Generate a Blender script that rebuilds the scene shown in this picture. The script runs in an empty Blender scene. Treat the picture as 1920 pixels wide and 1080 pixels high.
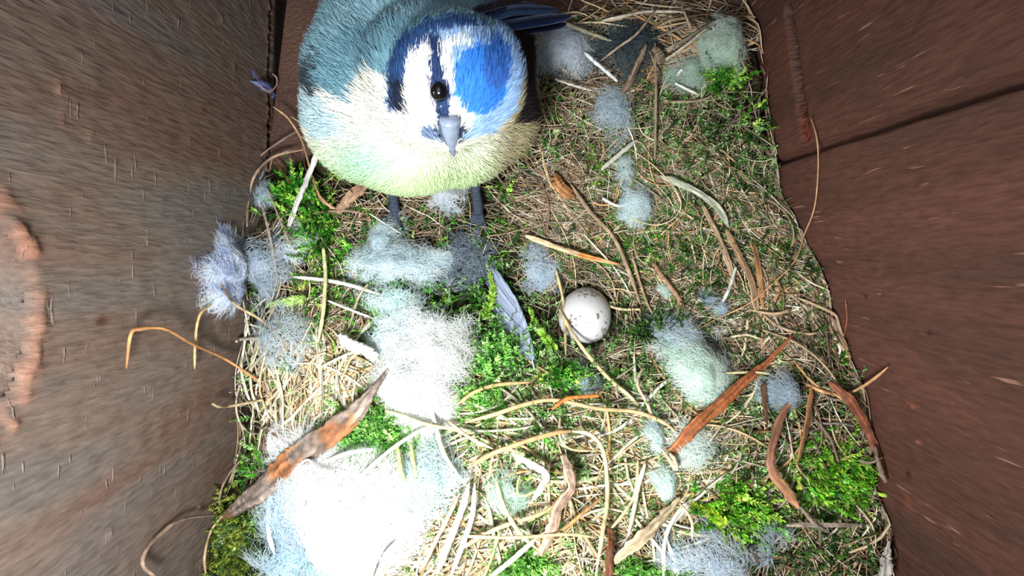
import bpy, math, random
import numpy as np
from mathutils import Vector, noise as mnoise
from mathutils.bvhtree import BVHTree

# ---------------------------------------------------------------- camera, world, lights, exposure
MM = 0.001                      # everything below is written in millimetres and scaled once
CAM_Z = 145.0; TILT = math.radians(4.0); F = 960.0
sc = bpy.context.scene
col = sc.collection
cd = bpy.data.cameras.new('camera'); cam = bpy.data.objects.new('camera', cd); col.objects.link(cam)
cd.sensor_width = 36; cd.lens = 18; cd.clip_start = 0.004; cd.clip_end = 10
cam.location = (0, 0, CAM_Z*MM); cam.rotation_euler = (-TILT, 0, 0)
sc.camera = cam

world = bpy.data.worlds.new('world'); sc.world = world; world.use_nodes = True
wn = world.node_tree.nodes['Background']
wn.inputs[0].default_value = (0.78, 0.90, 1.0, 1); wn.inputs[1].default_value = 1.5

def area(name, loc, target, size, power, color, spread=180):
    l = bpy.data.lights.new(name, 'AREA'); l.shape = 'DISK'; l.size = size*MM; l.energy = power; l.color = color; l.spread = math.radians(spread)
    o = bpy.data.objects.new(name, l); col.objects.link(o)
    o.location = Vector(loc)*MM
    d = (Vector(target)-Vector(loc)).normalized(); o.rotation_euler = d.to_track_quat('-Z', 'Y').to_euler()
    return o
area('key_lamp', (-26, -42, 148), (-8, -30, 20), 26, 0.235, (0.98, 1.0, 0.98), 138)  # unseen key light, added close to the camera
area('hole_daylight', (-150, -8, 120), (-60, -8, 80), 60, 0.15, (0.85, 0.95, 1.0))

vs = sc.view_settings
vs.view_transform = 'Standard'; vs.look = 'None'; vs.gamma = 1; vs.exposure = 0.0
vs.use_curve_mapping = False

rng = np.random.default_rng(7); random.seed(7)

# ---------------------------------------------------------------- projection between photo and place
CT, ST = math.cos(TILT), math.sin(TILT)
def W(px, py, z):
    a = (px-960)/F; b = (540-py)/F
    d = np.array([a, b*CT-ST, -b*ST-CT])
    t = (z-CAM_Z)/d[2]
    return np.array([d[0]*t, d[1]*t, z])
def PX(p):
    p = np.atleast_2d(p); x, y, z = p[:, 0], p[:, 1], p[:, 2]-CAM_Z
    dep = -y*ST-z*CT; up = y*CT-z*ST
    return 960+F*x/dep, 540-F*up/dep
def ray_wall(px, py, x0, x1, y0=70.0, y1=-85.0):
    """hit of the view ray on an upright wall whose plan runs from (x0,y0) to (x1,y1)"""
    a = (px-960)/F; b = (540-py)/F
    d = np.array([a, b*CT-ST, -b*ST-CT])
    k = (x1-x0)/(y1-y0)
    t = (x0-k*y0)/(d[0]-k*d[1])
    return np.array([d[0]*t, d[1]*t, CAM_Z+d[2]*t])

# ---------------------------------------------------------------- noise, colours
def _hash(ix, iy, s):
    h = np.sin(ix*127.1+iy*311.7+s*74.7)*43758.5453
    return h-np.floor(h)
def vnoise(x, y, s=0):
    x = np.asarray(x, float); y = np.asarray(y, float)
    ix, iy = np.floor(x), np.floor(y); fx, fy = x-ix, y-iy
    fx = fx*fx*(3-2*fx); fy = fy*fy*(3-2*fy)
    a, b, c, d = _hash(ix, iy, s), _hash(ix+1, iy, s), _hash(ix, iy+1, s), _hash(ix+1, iy+1, s)
    return (a*(1-fx)+b*fx)*(1-fy)+(c*(1-fx)+d*fx)*fy
def srgb(c):
    c = np.asarray(c, float)/255.0
    return np.where(c <= 0.04045, c/12.92, ((c+0.055)/1.055)**2.4)

# ---------------------------------------------------------------- mesh building
class MB:
    def __init__(s): s.v = []; s.c = []; s.f4 = []; s.f3 = []; s.n = 0
    def add(s, v, q=None, t=None, c=(128, 128, 128)):
        v = np.asarray(v, float).reshape(-1, 3)
        c = np.asarray(c, float)
        if c.ndim == 1: c = np.tile(c, (len(v), 1))
        s.v.append(v); s.c.append(c)
        if q is not None and len(q): s.f4.append(np.asarray(q, int)+s.n)
        if t is not None and len(t): s.f3.append(np.asarray(t, int)+s.n)
        s.n += len(v)
    def build(s, name, mat, parent=None, origin=None, smooth=True):
        v = np.concatenate(s.v); c = np.concatenate(s.c)
        if parent is not None: origin = np.array(parent['_o']) if '_o' in parent else np.zeros(3)
        elif origin is None:
            origin = np.array([v[:, 0].mean(), v[:, 1].mean(), v[:, 2].min()])
        else: origin = np.asarray(origin, float)
        q = np.concatenate(s.f4) if s.f4 else np.zeros((0, 4), int)
        t = np.concatenate(s.f3) if s.f3 else np.zeros((0, 3), int)
        me = bpy.data.meshes.new(name)
        me.vertices.add(len(v)); me.vertices.foreach_set('co', ((v-origin)*MM).astype(np.float32).ravel())
        me.loops.add(len(q)*4+len(t)*3)
        me.loops.foreach_set('vertex_index', np.concatenate([q.ravel(), t.ravel()]).astype(np.int32))
        me.polygons.add(len(q)+len(t))
        st = np.concatenate([np.arange(len(q))*4, len(q)*4+np.arange(len(t))*3])
        me.polygons.foreach_set('loop_start', st.astype(np.int32))
        me.polygons.foreach_set('use_smooth', np.full(len(q)+len(t), smooth))
        ca = me.color_attributes.new('Col', 'FLOAT_COLOR', 'POINT')
        cc = np.ones((len(v), 4)); cc[:, :3] = srgb(np.clip(c, 0, 255))
        ca.data.foreach_set('color', cc.astype(np.float32).ravel())
        me.update(calc_edges=True); me.validate()
        me.materials.append(mat)
        o = bpy.data.objects.new(name, me); col.objects.link(o)
        if parent is not None: o.parent = parent
        else: o.location = origin*MM
        return o

def norm(a): return a/np.maximum(np.linalg.norm(a, axis=-1, keepdims=True), 1e-9)
def tubes(mb, P, R, k=4, flat=1.0, roll=None, colors=(128, 128, 128), ref=(0, 0, 1), mul=None):
    """S tubes at once: P (S,N,3), R (S,N) half widths, flat = thickness/width"""
    P = np.asarray(P, float); S, N = P.shape[:2]; R = np.broadcast_to(np.asarray(R, float), (S, N))
    T = np.empty_like(P); T[:, 1:-1] = P[:, 2:]-P[:, :-2]; T[:, 0] = P[:, 1]-P[:, 0]; T[:, -1] = P[:, -1]-P[:, -2]
    T = norm(T); ref = np.broadcast_to(np.asarray(ref, float), P.shape)
    A = norm(np.cross(T, ref)); B = np.cross(A, T)
    if roll is not None:
        r = np.asarray(roll, float)[:, None, None]
        A, B = A*np.cos(r)+B*np.sin(r), -A*np.sin(r)+B*np.cos(r)
    an = np.arange(k)*2*math.pi/k
    fl = np.broadcast_to(np.asarray(flat, float), (S,))[:, None, None, None]
    mul = 1.0 if mul is None else np.asarray(mul)[..., None]
    V = P[:, :, None]+mul*R[:, :, None, None]*(A[:, :, None]*np.cos(an)[None, None, :, None]+fl*B[:, :, None]*np.sin(an)[None, None, :, None])
    i = np.arange(N-1)[:, None]*k; j = np.arange(k)[None]
    q = np.stack([i+j, i+(j+1) % k, i+k+(j+1) % k, i+k+j], -1).reshape(-1, 4)
    q = (q[None]+(np.arange(S)*N*k)[:, None, None]).reshape(-1, 4)
    c = np.asarray(colors, float)
    if c.ndim == 1: c = np.broadcast_to(c, (S, N, 3))
    elif c.ndim == 2: c = np.broadcast_to(c[:, None], (S, N, 3))
    c = c.reshape(-1, 3) if c.ndim == 4 else np.repeat(c[:, :, None], k, 2).reshape(-1, 3)
    mb.add(V.reshape(-1, 3), q, None, c)
    if k > 2:                                   # caps
        e = np.arange(k)[None]+(np.arange(S)*N*k)[:, None]
        caps = np.concatenate([e[:, ::-1], e+(N-1)*k])
        for m in range(1, k-1): mb.f3.append(caps[:, [0, m, m+1]]+mb.n-S*N*k)
def ribbons(mb, P, R, colors, side):
    """thin two-vertex wide fibres; side (S,N,3) or (S,1,3) direction of the width"""
    S, N = P.shape[:2]
    side = norm(np.broadcast_to(side, P.shape)); R = np.broadcast_to(R, (S, N))[..., None]
    V = np.stack([P-side*R, P+side*R], 2)
    i = np.arange(N-1)*2
    q = np.stack([i, i+1, i+3, i+2], -1)
    q = (q[None]+(np.arange(S)*N*2)[:, None, None]).reshape(-1, 4)
    c = np.asarray(colors, float)
    if c.ndim == 1: c = np.broadcast_to(c, (S, N, 3))
    elif c.ndim == 2: c = np.broadcast_to(c[:, None], (S, N, 3))
    mb.add(V.reshape(-1, 3), q, None, np.repeat(c[:, :, None], 2, 2).reshape(-1, 3))
def spline(pts, n):
    """Catmull-Rom through pts -> n points"""
    p = np.asarray(pts, float)
    if len(p) == 2: return p[0]+(p[1]-p[0])*np.linspace(0, 1, n)[:, None]
    e = np.vstack([2*p[0]-p[1], p, 2*p[-1]-p[-2]]); m = len(p)-1
    t = np.linspace(0, m-1e-6, n); i = t.astype(int); f = (t-i)[:, None]
    a, b, c, d = e[i], e[i+1], e[i+2], e[i+3]
    return 0.5*(2*b+(c-a)*f+(2*a-5*b+4*c-d)*f**2+(3*b-a-3*c+d)*f**3)

def tag(o, label=None, cat=None, group=None, kind=None):
    if label: o['label'] = label
    if cat: o['category'] = cat
    if group: o['group'] = group
    if kind: o['kind'] = kind
    return o
def empty(name, origin):
    o = bpy.data.objects.new(name, None); col.objects.link(o); o.location = Vector([float(a) for a in origin])*MM
    o.empty_display_size = 0.005; o['_o'] = [float(a) for a in origin]
    return o

# ---------------------------------------------------------------- materials
def mat_new(name):
    m = bpy.data.materials.new(name); m.use_nodes = True
    return m, m.node_tree.nodes, m.node_tree.links, m.node_tree.nodes['Principled BSDF']
def mat_attr(name, rough=0.6, transl=0.0, spec=0.3, nscale=900.0, namt=0.25, sheen=0.0, bump=0.0):
    """colour of each strand comes from its own tint, broken up by fine noise"""
    m, N, L, b = mat_new(name)
    a = N.new('ShaderNodeAttribute'); a.attribute_name = 'Col'
    tc = N.new('ShaderNodeTexCoord'); nz = N.new('ShaderNodeTexNoise'); nz.inputs['Scale'].default_value = nscale; nz.inputs['Detail'].default_value = 3
    L.new(tc.outputs['Object'], nz.inputs['Vector'])
    mr = N.new('ShaderNodeMapRange'); mr.inputs['From Min'].default_value = 0.25; mr.inputs['From Max'].default_value = 0.75
    mr.inputs['To Min'].default_value = 1-namt; mr.inputs['To Max'].default_value = 1+namt
    L.new(nz.outputs['Fac'], mr.inputs['Value'])
    vm = N.new('ShaderNodeVectorMath'); vm.operation = 'SCALE'
    L.new(a.outputs['Color'], vm.inputs[0]); L.new(mr.outputs['Result'], vm.inputs['Scale'])
    L.new(vm.outputs['Vector'], b.inputs['Base Color'])
    b.inputs['Roughness'].default_value = rough; b.inputs['Specular IOR Level'].default_value = spec
    if bump:
        bp = N.new('ShaderNodeBump'); bp.inputs['Strength'].default_value = bump; bp.inputs['Distance'].default_value = 0.0004
        L.new(nz.outputs['Fac'], bp.inputs['Height']); L.new(bp.outputs['Normal'], b.inputs['Normal'])
    if transl:
        t = N.new('ShaderNodeBsdfTranslucent'); mx = N.new('ShaderNodeMixShader'); mx.inputs[0].default_value = transl
        L.new(vm.outputs['Vector'], t.inputs['Color'])
        out = N['Material Output']
        L.new(b.outputs[0], mx.inputs[1]); L.new(t.outputs[0], mx.inputs[2]); L.new(mx.outputs[0], out.inputs['Surface'])
    return m
M = {}
M['strand'] = mat_attr('dry_grass', 0.5, 0.12, 0.35, 700, 0.3)
M['moss'] = mat_attr('moss_leaf', 0.4, 0.35, 0.45, 500, 0.25)
M['down'] = mat_attr('down_fibre', 0.7, 0.55, 0.15, 300, 0.06)
M['bark'] = mat_attr('bark', 0.7, 0.0, 0.25, 600, 0.5, bump=1.0)
M['soil'] = mat_attr('nest_debris', 0.9, 0.0, 0.1, 1100, 0.6, bump=1.0)
M['plumage'] = mat_attr('plumage', 0.75, 0.12, 0.15, 500, 0.10, bump=0.25)
M['quill'] = mat_attr('quill', 0.4, 0.15, 0.4, 500, 0.12)

def mat_egg():
    m, N, L, b = mat_new('eggshell')
    tc = N.new('ShaderNodeTexCoord')
    nz = N.new('ShaderNodeTexNoise'); nz.inputs['Scale'].default_value = 1150; nz.inputs['Detail'].default_value = 2
    n2 = N.new('ShaderNodeTexNoise'); n2.inputs['Scale'].default_value = 190; n2.inputs['Detail'].default_value = 1
    L.new(tc.outputs['Object'], nz.inputs['Vector']); L.new(tc.outputs['Object'], n2.inputs['Vector'])
    ad = N.new('ShaderNodeMath'); ad.operation = 'MULTIPLY_ADD'; ad.inputs[1].default_value = 0.45
    L.new(n2.outputs['Fac'], ad.inputs[0]); L.new(nz.outputs['Fac'], ad.inputs[2])
    r = N.new('ShaderNodeValToRGB'); r.color_ramp.elements[0].position = 0.84; r.color_ramp.elements[0].color = (0.60, 0.60, 0.61, 1)
    r.color_ramp.elements[1].position = 0.90; r.color_ramp.elements[1].color = (0.20, 0.12, 0.09, 1)
    L.new(ad.outputs[0], r.inputs[0]); L.new(r.outputs[0], b.inputs['Base Color'])
    b.inputs['Roughness'].default_value = 0.42
    return m
def mat_wood(name, cols, mark, mark_y, mark_z, thr, inplane='X'):
    """planed, weathered board: bands run along the grain (z), little marks on top; a vertex tint adds exposed wood"""
    m, N, L, b = mat_new(name)
    tc = N.new('ShaderNodeTexCoord')
    def nz(sx, sy, sz, det=4, dist=0.0):
        mp = N.new('ShaderNodeMapping'); mp.inputs['Scale'].default_value = (sx, sy, sz)
        t = N.new('ShaderNodeTexNoise'); t.inputs['Scale'].default_value = 1; t.inputs['Detail'].default_value = det; t.inputs['Distortion'].default_value = dist
        L.new(tc.outputs['Object'], mp.inputs['Vector']); L.new(mp.outputs['Vector'], t.inputs['Vector']); return t.outputs['Fac']
    broad = nz(30, 62, 14, 5, 0.6)
    r = N.new('ShaderNodeValToRGB'); e = r.color_ramp.elements
    ps = (0.36, 0.5, 0.64)
    e[0].position = ps[0]; e[0].color = (*srgb(cols[0]), 1); e[1].position = ps[2]; e[1].color = (*srgb(cols[2]), 1)
    k = e.new(ps[1]); k.color = (*srgb(cols[1]), 1)
    L.new(broad, r.inputs[0])
    fine = nz(900, 1300, 260, 5)
    mr = N.new('ShaderNodeMapRange'); mr.inputs['From Min'].default_value = 0.3; mr.inputs['From Max'].default_value = 0.7
    mr.inputs['To Min'].default_value = 0.75; mr.inputs['To Max'].default_value = 1.22
    L.new(fine, mr.inputs['Value'])
    v = N.new('ShaderNodeVectorMath'); v.operation = 'SCALE'; L.new(r.outputs[0], v.inputs[0]); L.new(mr.outputs[0], v.inputs['Scale'])
    mk = nz(400, mark_y, mark_z, 2)
    mk2 = nz(90, 110, 110, 2)
    mm = N.new('ShaderNodeMath'); mm.operation = 'MULTIPLY_ADD'; mm.inputs[1].default_value = 0.35
    L.new(mk2, mm.inputs[0]); L.new(mk, mm.inputs[2])
    r2 = N.new('ShaderNodeValToRGB'); r2.color_ramp.elements[0].position = thr; r2.color_ramp.elements[0].color = (0, 0, 0, 1)
    r2.color_ramp.elements[1].position = thr+0.08; r2.color_ramp.elements[1].color = (0.6, 0.6, 0.6, 1)
    L.new(mm.outputs[0], r2.inputs[0])
    mx = N.new('ShaderNodeMix'); mx.data_type = 'RGBA'; L.new(r2.outputs[0], mx.inputs['Factor'])
    L.new(v.outputs[0], mx.inputs['A']); mx.inputs['B'].default_value = (*srgb(mark), 1)
    at = N.new('ShaderNodeAttribute'); at.attribute_name = 'Col'      # white = plain board, otherwise tint of bare wood, dirt or painted shade
    m2 = N.new('ShaderNodeMix'); m2.data_type = 'RGBA'; m2.blend_type = 'MULTIPLY'; m2.inputs['Factor'].default_value = 1
    sc2 = N.new('ShaderNodeVectorMath'); sc2.operation = 'SCALE'; sc2.inputs['Scale'].default_value = 4.6
    L.new(at.outputs['Color'], sc2.inputs[0])
    L.new(mx.outputs['Result'], m2.inputs['A']); L.new(sc2.outputs[0], m2.inputs['B'])
    L.new(m2.outputs['Result'], b.inputs['Base Color'])
    ad = N.new('ShaderNodeMath'); ad.operation = 'ADD'; L.new(fine, ad.inputs[0]); L.new(r2.outputs[0], ad.inputs[1])
    bp = N.new('ShaderNodeBump'); bp.inputs['Strength'].default_value = 0.7; bp.inputs['Distance'].default_value = 0.0006
    L.new(ad.outputs[0], bp.inputs['Height']); L.new(bp.outputs['Normal'], b.inputs['Normal'])
    b.inputs['Roughness'].default_value = 0.6; b.inputs['Specular IOR Level'].default_value = 0.3
    return m
PLAIN = np.array([128.0, 128, 128])        # neutral tint of the wood material
M['egg'] = mat_egg()
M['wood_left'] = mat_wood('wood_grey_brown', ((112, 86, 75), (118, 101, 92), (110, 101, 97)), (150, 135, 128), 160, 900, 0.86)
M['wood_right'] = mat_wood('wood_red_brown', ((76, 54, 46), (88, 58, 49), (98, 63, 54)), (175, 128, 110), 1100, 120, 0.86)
M['wood_floor'] = mat_wood('wood_floor_board', ((74, 52, 44), (88, 62, 54), (96, 70, 60)), (150, 120, 108), 900, 300, 0.85)
def mat_plain(name, c, rough, spec=0.5):
    m, N, L, b = mat_new(name)
    nz = N.new('ShaderNodeTexNoise'); nz.inputs['Scale'].default_value = 900
    tc = N.new('ShaderNodeTexCoord'); L.new(tc.outputs['Object'], nz.inputs['Vector'])
    r = N.new('ShaderNodeValToRGB'); r.color_ramp.elements[0].color = (*srgb(c)*0.75, 1); r.color_ramp.elements[1].color = (*np.clip(srgb(c)*1.25, 0, 1), 1)
    L.new(nz.outputs['Fac'], r.inputs[0]); L.new(r.outputs[0], b.inputs['Base Color'])
    b.inputs['Roughness'].default_value = rough; b.inputs['Specular IOR Level'].default_value = spec
    return m
M['eye'] = mat_plain('eye', (14, 12, 14), 0.06, 0.8)
M['bill'] = mat_attr('bill_horn', 0.28, 0.0, 0.6, 700, 0.15)

# ---------------------------------------------------------------- the box: floor, walls
LX0, LX1 = -65.3, -72.3          # left wall plan at y=70 and y=-85
RX0, RX1 = 63.4, 83.6            # right wall
def lx(y): return LX0+(LX1-LX0)*(70-np.asarray(y, float))/155
def rx(y): return RX0+(RX1-RX0)*(70-np.asarray(y, float))/155
YB, YF, ZT = 92.0, -90.0, 175.0

def grid(mb, Y, Z, X, C, skip=None):
    ny, nz_ = Y.shape
    idx = np.arange(ny*nz_).reshape(ny, nz_)
    q = np.stack([idx[:-1, :-1], idx[1:, :-1], idx[1:, 1:], idx[:-1, 1:]], -1).reshape(-1, 4)
    if skip is not None: q = q[~skip[:-1, :-1].ravel()]
    mb.add(np.stack([X, Y, Z], -1).reshape(-1, 3), q, None, C.reshape(-1, 3))

def build_left_wall():
    ys = np.arange(YF, YB+.01, 0.6); zs = np.arange(-12, ZT, 0.6)
    Y, Z = np.meshgrid(ys, zs, indexing='ij')
    hit = ray_wall(0, 592, LX0, LX1)
    hy, hz = hit[1], 88.0
    ry, rz = 17.0, 16.0
    dyy, dzz = (Y-hy)/ry, (Z-hz)/rz
    ang = np.arctan2(dzz, dyy)
    rr = (np.abs(dyy)**2.4+np.abs(dzz)**2.4)**(1/2.4)
    jag = 1+0.05*(vnoise(ang*4+9, Y*0+1, 3)-.5)+0.05*(vnoise(ang*11+20, Y*0, 5)-.5)
    rr = rr/jag
    X = lx(Y)+0.25*(vnoise(Y/9, Z/40, 1)-.5)+0.18*(vnoise(Y/2.2, Z/3.0, 2)-.5)
    C = np.tile(PLAIN, Y.shape+(1,))
    # splintered rim around the entrance, bare wood
    rim = np.exp(-((rr-1.08)/0.10)**2)
    blob = vnoise(Y/1.6, Z/1.6, 8)
    X = X+rim*(0.2+1.5*np.clip(blob-.45, 0, 1))-np.clip(1.06-rr, 0, 1)*6
    bare = np.clip(rim*1.6*np.clip(blob*1.7-.35, 0, 1), 0, 1)[..., None]
    C = C*(1-bare)+np.array([158., 138, 128])*bare
    # chips, knot and scratches
    for (px, py, ry_, rz_, d, c) in ((110, 160, 1.3, .35, .45, (190, 175, 165)), (118, 212, 2.0, .3, .4, (150, 138, 130)), (168, 255, 1.0, .3, .4, (175, 165, 160)),
                                     (142, 163, .8, .25, .25, (160, 140, 128)), (196, 600, .9, 1.4, -.35, (92, 74, 72)), (441, 130, 3.4, .2, .3, (110, 88, 76)), (447, 152, .6, .25, .35, (200, 160, 130)),
                                     (372, 952, .5, .45, .5, (230, 225, 220)), (350, 855, .9, .2, .3, (105, 95, 92)), (415, 34, .6, .3, .4, (190, 180, 172)), (300, 395, .3, .3, .4, (200, 195, 190)),
                                     (385, 205, .9, 1.0, -.15, (108, 90, 82)), (205, 1002, .8, .4, .4, (170, 160, 155))):
        w = ray_wall(px, py, LX0, LX1)
        g = np.exp(-(((Y-w[1])/ry_)**2+((Z-w[2]+(Y-w[1])*.18)/rz_)**2))
        X = X+d*g; C = C*(1-g[..., None])+np.array(c, float)*g[..., None]
    # ragged lower edge over the gap
    edge = np.clip(1-(Z-1.0)/(1.1+0.9*vnoise(Y/0.9, Y*0, 14)), 0, 1)*(Z > -1)
    X = X-2.4*edge*(0.1+1.3*vnoise(Y/0.8, Z/1.6, 12))
    C[Z < -.8] = (50, 46, 44)                       # gap's shade painted into the wall below the edge
    e2 = np.exp(-((Z-1.5)/1.3)**2)*(vnoise(Y/.8, Z/.6, 33) > .42)
    X = X+e2*.5; C = C*(1-e2[..., None])+np.array([205., 180, 160])*e2[..., None]
    mb = MB(); grid(mb, Y, Z, X, C, skip=rr < 0.97)
    # wood thickness inside the entrance, and the outer face
    a = np.linspace(0, 2*math.pi, 97)[:-1]
    ca, sa = np.cos(a), np.sin(a)
    r0 = 0.99/((np.abs(ca)**2.4+np.abs(sa)**2.4)**(1/2.4))
    pts = []
    for dx, s in ((-.45, 1.045), (-2.0, .985), (-9, .97), (-15, .99)):
        yy = hy+ca*r0*ry*s*(1+.02*np.sin(a*13)); zz = hz+sa*r0*rz*s*(1+.02*np.sin(a*17))
        pts.append(np.stack([lx(yy)+dx, yy, zz], -1))
    n = len(a); V = np.concatenate(pts); q = []
    for k in range(3):
        for i in range(n): q.append((k*n+i, k*n+(i+1) % n, (k+1)*n+(i+1) % n, (k+1)*n+i))
    mb.add(V, q, None, (108, 104, 100))
    t = 2*math.pi*np.array([1/8, 3/8, 5/8, 7/8])
    o = np.array([[lx(YB)-15, YB, ZT], [lx(YF)-15, YF, ZT], [lx(YF)-15, YF, -12], [lx(YB)-15, YB, -12]])
    V = np.concatenate([pts[-1], o]); f3 = []; f4 = []
    def sec(i): return int(((i+n/8) % n)//(n/4))
    for i in range(n):
        c0, c1 = sec(i), sec((i+1) % n)
        m_ = {0: 0, 1: 0, 2: 0, 3: 0}
        cor = [0, 1, 2, 3]
        cc = {0: 0, 1: 1, 2: 2, 3: 3}
        corner = int(i//(n/4))
        f3.append((i, (i+1) % n, n+corner))
        if (i+1) % (n//4) == 0: f3.append(((i+1) % n, n+corner, n+(corner+1) % 4))
    mb.add(V, None, f3, PLAIN)
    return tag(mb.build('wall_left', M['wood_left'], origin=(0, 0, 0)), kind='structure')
build_left_wall()

def build_right_wall():
    ys = np.arange(YF, YB+.01, 0.5); zs = np.arange(-12, ZT, 0.6)
    Y, Z = np.meshgrid(ys, zs, indexing='ij')
    X = rx(Y)-0.25*(vnoise(Y/7, Z/50, 21)-.5)-0.12*(vnoise(Y/1.5, Z/9, 22)-.5)
    C = np.tile(PLAIN, Y.shape+(1,))
    # open joint between two boards
    yj = ray_wall(1462, 300, RX0, RX1)[1]
    wj = 0.9+0.35*vnoise(Z/9, Z*0, 4)
    g = np.exp(-((Y-yj-0.5*(vnoise(Z/16, Z*0, 6)-.5))/wj)**4)
    X = X+g*3.2+np.where(Y > yj, 0.5, 0.0)
    # routed groove with a splintered reddish end
    pts = spline([ray_wall(px, py, RX0, RX1)[1:] for px, py in ((1473, 22), (1480, 70), (1488, 130), (1497, 190), (1508, 252))], 60)
    D = np.full(Y.shape, 1e9); Tt = np.zeros(Y.shape)
    sel = (Z > -5) & (Z < 80) & (Y > 20)
    yy, zz = Y[sel], Z[sel]
    dd = np.sqrt((yy[:, None]-pts[None, :, 0])**2+(zz[:, None]-pts[None, :, 1])**2)
    D[sel] = dd.min(1); Tt[sel] = dd.argmin(1)/59
    wid = 1.15+0.55*Tt
    g = np.exp(-(D/wid)**4); rough = vnoise(Y/.7, Z/.7, 40)
    X = X+g*(4.5-3.9*Tt)*(1-0.5*rough*Tt)
    gg = (g*np.clip(Tt*1.6-.75, 0, 1))[..., None]*(0.45+0.55*rough[..., None])
    C = C*(1-gg)+np.array([180., 112, 98])*gg
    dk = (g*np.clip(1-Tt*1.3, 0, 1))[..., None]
    C = C*(1-.72*dk)  # recess shade tinted into the upper end of the groove
    C = C*(1-.5*(g*(vnoise(Y/.5, Z/.9, 44) > .62)*(Tt > .2))[..., None])
    for (px, py, a, b, c) in ((1722, 829, .35, .5, (235, 215, 205)), (1705, 755, .25, .9, (190, 150, 130)), (1712, 763, .3, .5, (210, 180, 165)), (1620, 232, .2, .5, (180, 150, 130)),
                              (1700, 940, .8, .8, (165, 140, 120)), (1705, 890, .7, .5, (70, 50, 45)), (1745, 625, .4, .4, (70, 50, 48)), (1624, 556, .4, .5, (75, 50, 45))):
        w = ray_wall(px, py, RX0, RX1)
        g = np.exp(-(((Y-w[1])/a)**2+((Z-w[2])/b)**2)); X = X-.3*g; C = C*(1-g[..., None])+np.array(c, float)*g[..., None]
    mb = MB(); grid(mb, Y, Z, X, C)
    V = []
    for dx in (6.0, 15): V += [[rx(YB)+dx, YB, ZT], [rx(YF)+dx, YF, ZT], [rx(YF)+dx, YF, -12], [rx(YB)+dx, YB, -12]]
    mb.add(V, [(4, 5, 6, 7), (0, 1, 2, 3)], None, PLAIN)
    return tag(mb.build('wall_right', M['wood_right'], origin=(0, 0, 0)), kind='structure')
build_right_wall()

def box_mesh(name, quad, z0, z1, mat, tint=PLAIN):
    mb = MB(); V = [(x, y, z0) for x, y in quad]+[(x, y, z1) for x, y in quad]
    q = [(3, 2, 1, 0), (4, 5, 6, 7)]+[(i, (i+1) % 4, 4+(i+1) % 4, 4+i) for i in range(4)]
    mb.add(V, q, None, tint)
    return mb.build(name, mat, origin=(0, 0, 0), smooth=False)
a0 = W(538, 0, 0); a1 = W(503, 300, 0)
k_ = (a1[0]-a0[0])/(a1[1]-a0[1])
fl_top = (a0[0]+k_*(YB-a0[1])); yk = a1[1]
mb = MB()
outline = [(fl_top, YB), (a1[0], yk), (lx(-20)-.5, yk-12), (lx(YF)-.5, YF), (rx(YF)+.5, YF), (rx(YB)+.5, YB)]
n = len(outline); V = [(x, y, -7) for x, y in outline]+[(x, y, 0) for x, y in outline]
f = [(i, (i+1) % n, n+(i+1) % n, n+i) for i in range(n)]
t3 = [(n, n+i, n+i+1) for i in range(1, n-1)]+[(0, i+1, i) for i in range(1, n-1)]
mb.add(V, f, t3, PLAIN)
fl = mb.build('floor', M['wood_floor'], origin=(0, 0, 0), smooth=False)
tag(fl, kind='structure')
bv = fl.modifiers.new('bevel', 'BEVEL'); bv.width = 0.0005; bv.segments = 2
tag(box_mesh('trim_1', [(lx(YB)-2, YB), (lx(YF)-2, YF), (lx(YF)+10, YF), (lx(YB)+22, YB)], -14, -9.5, M['wood_floor'], (46, 42, 40)), kind='structure')  # plate under the gap, its dark tint paints the gap's shade
tag(box_mesh('wall_back', [(lx(YB)-15, YB), (rx(YB)+15, YB), (rx(YB)+15, YB+14), (lx(YB)-15, YB+14)], -12, ZT, M['wood_left']), kind='structure')
tag(box_mesh('shade_ceiling', [(12, YB+14), (12, YF-14), (rx(YF)+15, YF-14), (rx(YB)+15, YB+14)], ZT, ZT+12, M['wood_left']), kind='structure')  # unseen partial roof, added to keep sky light off the right wall
tag(box_mesh('wall_front', [(lx(YF)-15, YF-14), (rx(YF)+15, YF-14), (rx(YF)+15, YF), (lx(YF)-15, YF)], -12, ZT, M['wood_right']), kind='structure')

# ---------------------------------------------------------------- nest surface
CTRL = [(487, 300, 3), (455, 600, 12), (450, 800, 14), (400, 1000, 24), (400, 1130, 28), (1395, 0, 3), (1450, 290, 6), (1560, 560, 26), (1640, 850, 36), (1700, 1080, 41), (1720, 1200, 42),
        (960, 1080, 47), (700, 1080, 45), (960, 900, 41), (1300, 1080, 46), (1300, 850, 41), (700, 900, 41), (560, 850, 32), (500, 950, 32), (520, 700, 24), (700, 1250, 46), (1300, 1250, 46), (1000, 1250, 46),
        (900, 740, 33), (700, 740, 34), (600, 650, 28), (1300, 720, 34), (1500, 700, 34), (1480, 850, 36), (1500, 1000, 40), (1100, 760, 33), (1100, 700, 25), (1200, 690, 22),
        (1097, 590, 2), (1020, 560, 7), (1180, 580, 5), (1250, 500, 6), (1300, 400, 7), (1150, 400, 4), (1050, 450, 5), (1400, 560, 20), (1430, 420, 14), (1400, 300, 9), (1330, 600, 18), (1250, 620, 13),
        (1250, 200, 6), (1050, 100, 4), (1350, 80, 10), (1300, 10, 4), (1150, 250, 5), (1000, 330, 5), (920, 620, 16), (760, 570, 19), (600, 530, 20), (530, 450, 15), (560, 350, 7), (700, 400, 10), (850, 420, 8), (920, 520, 9), (780, 300, 6), (700, 200, 3)]
_cp = np.array([W(a, b, c) for a, b, c in CTRL])
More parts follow.
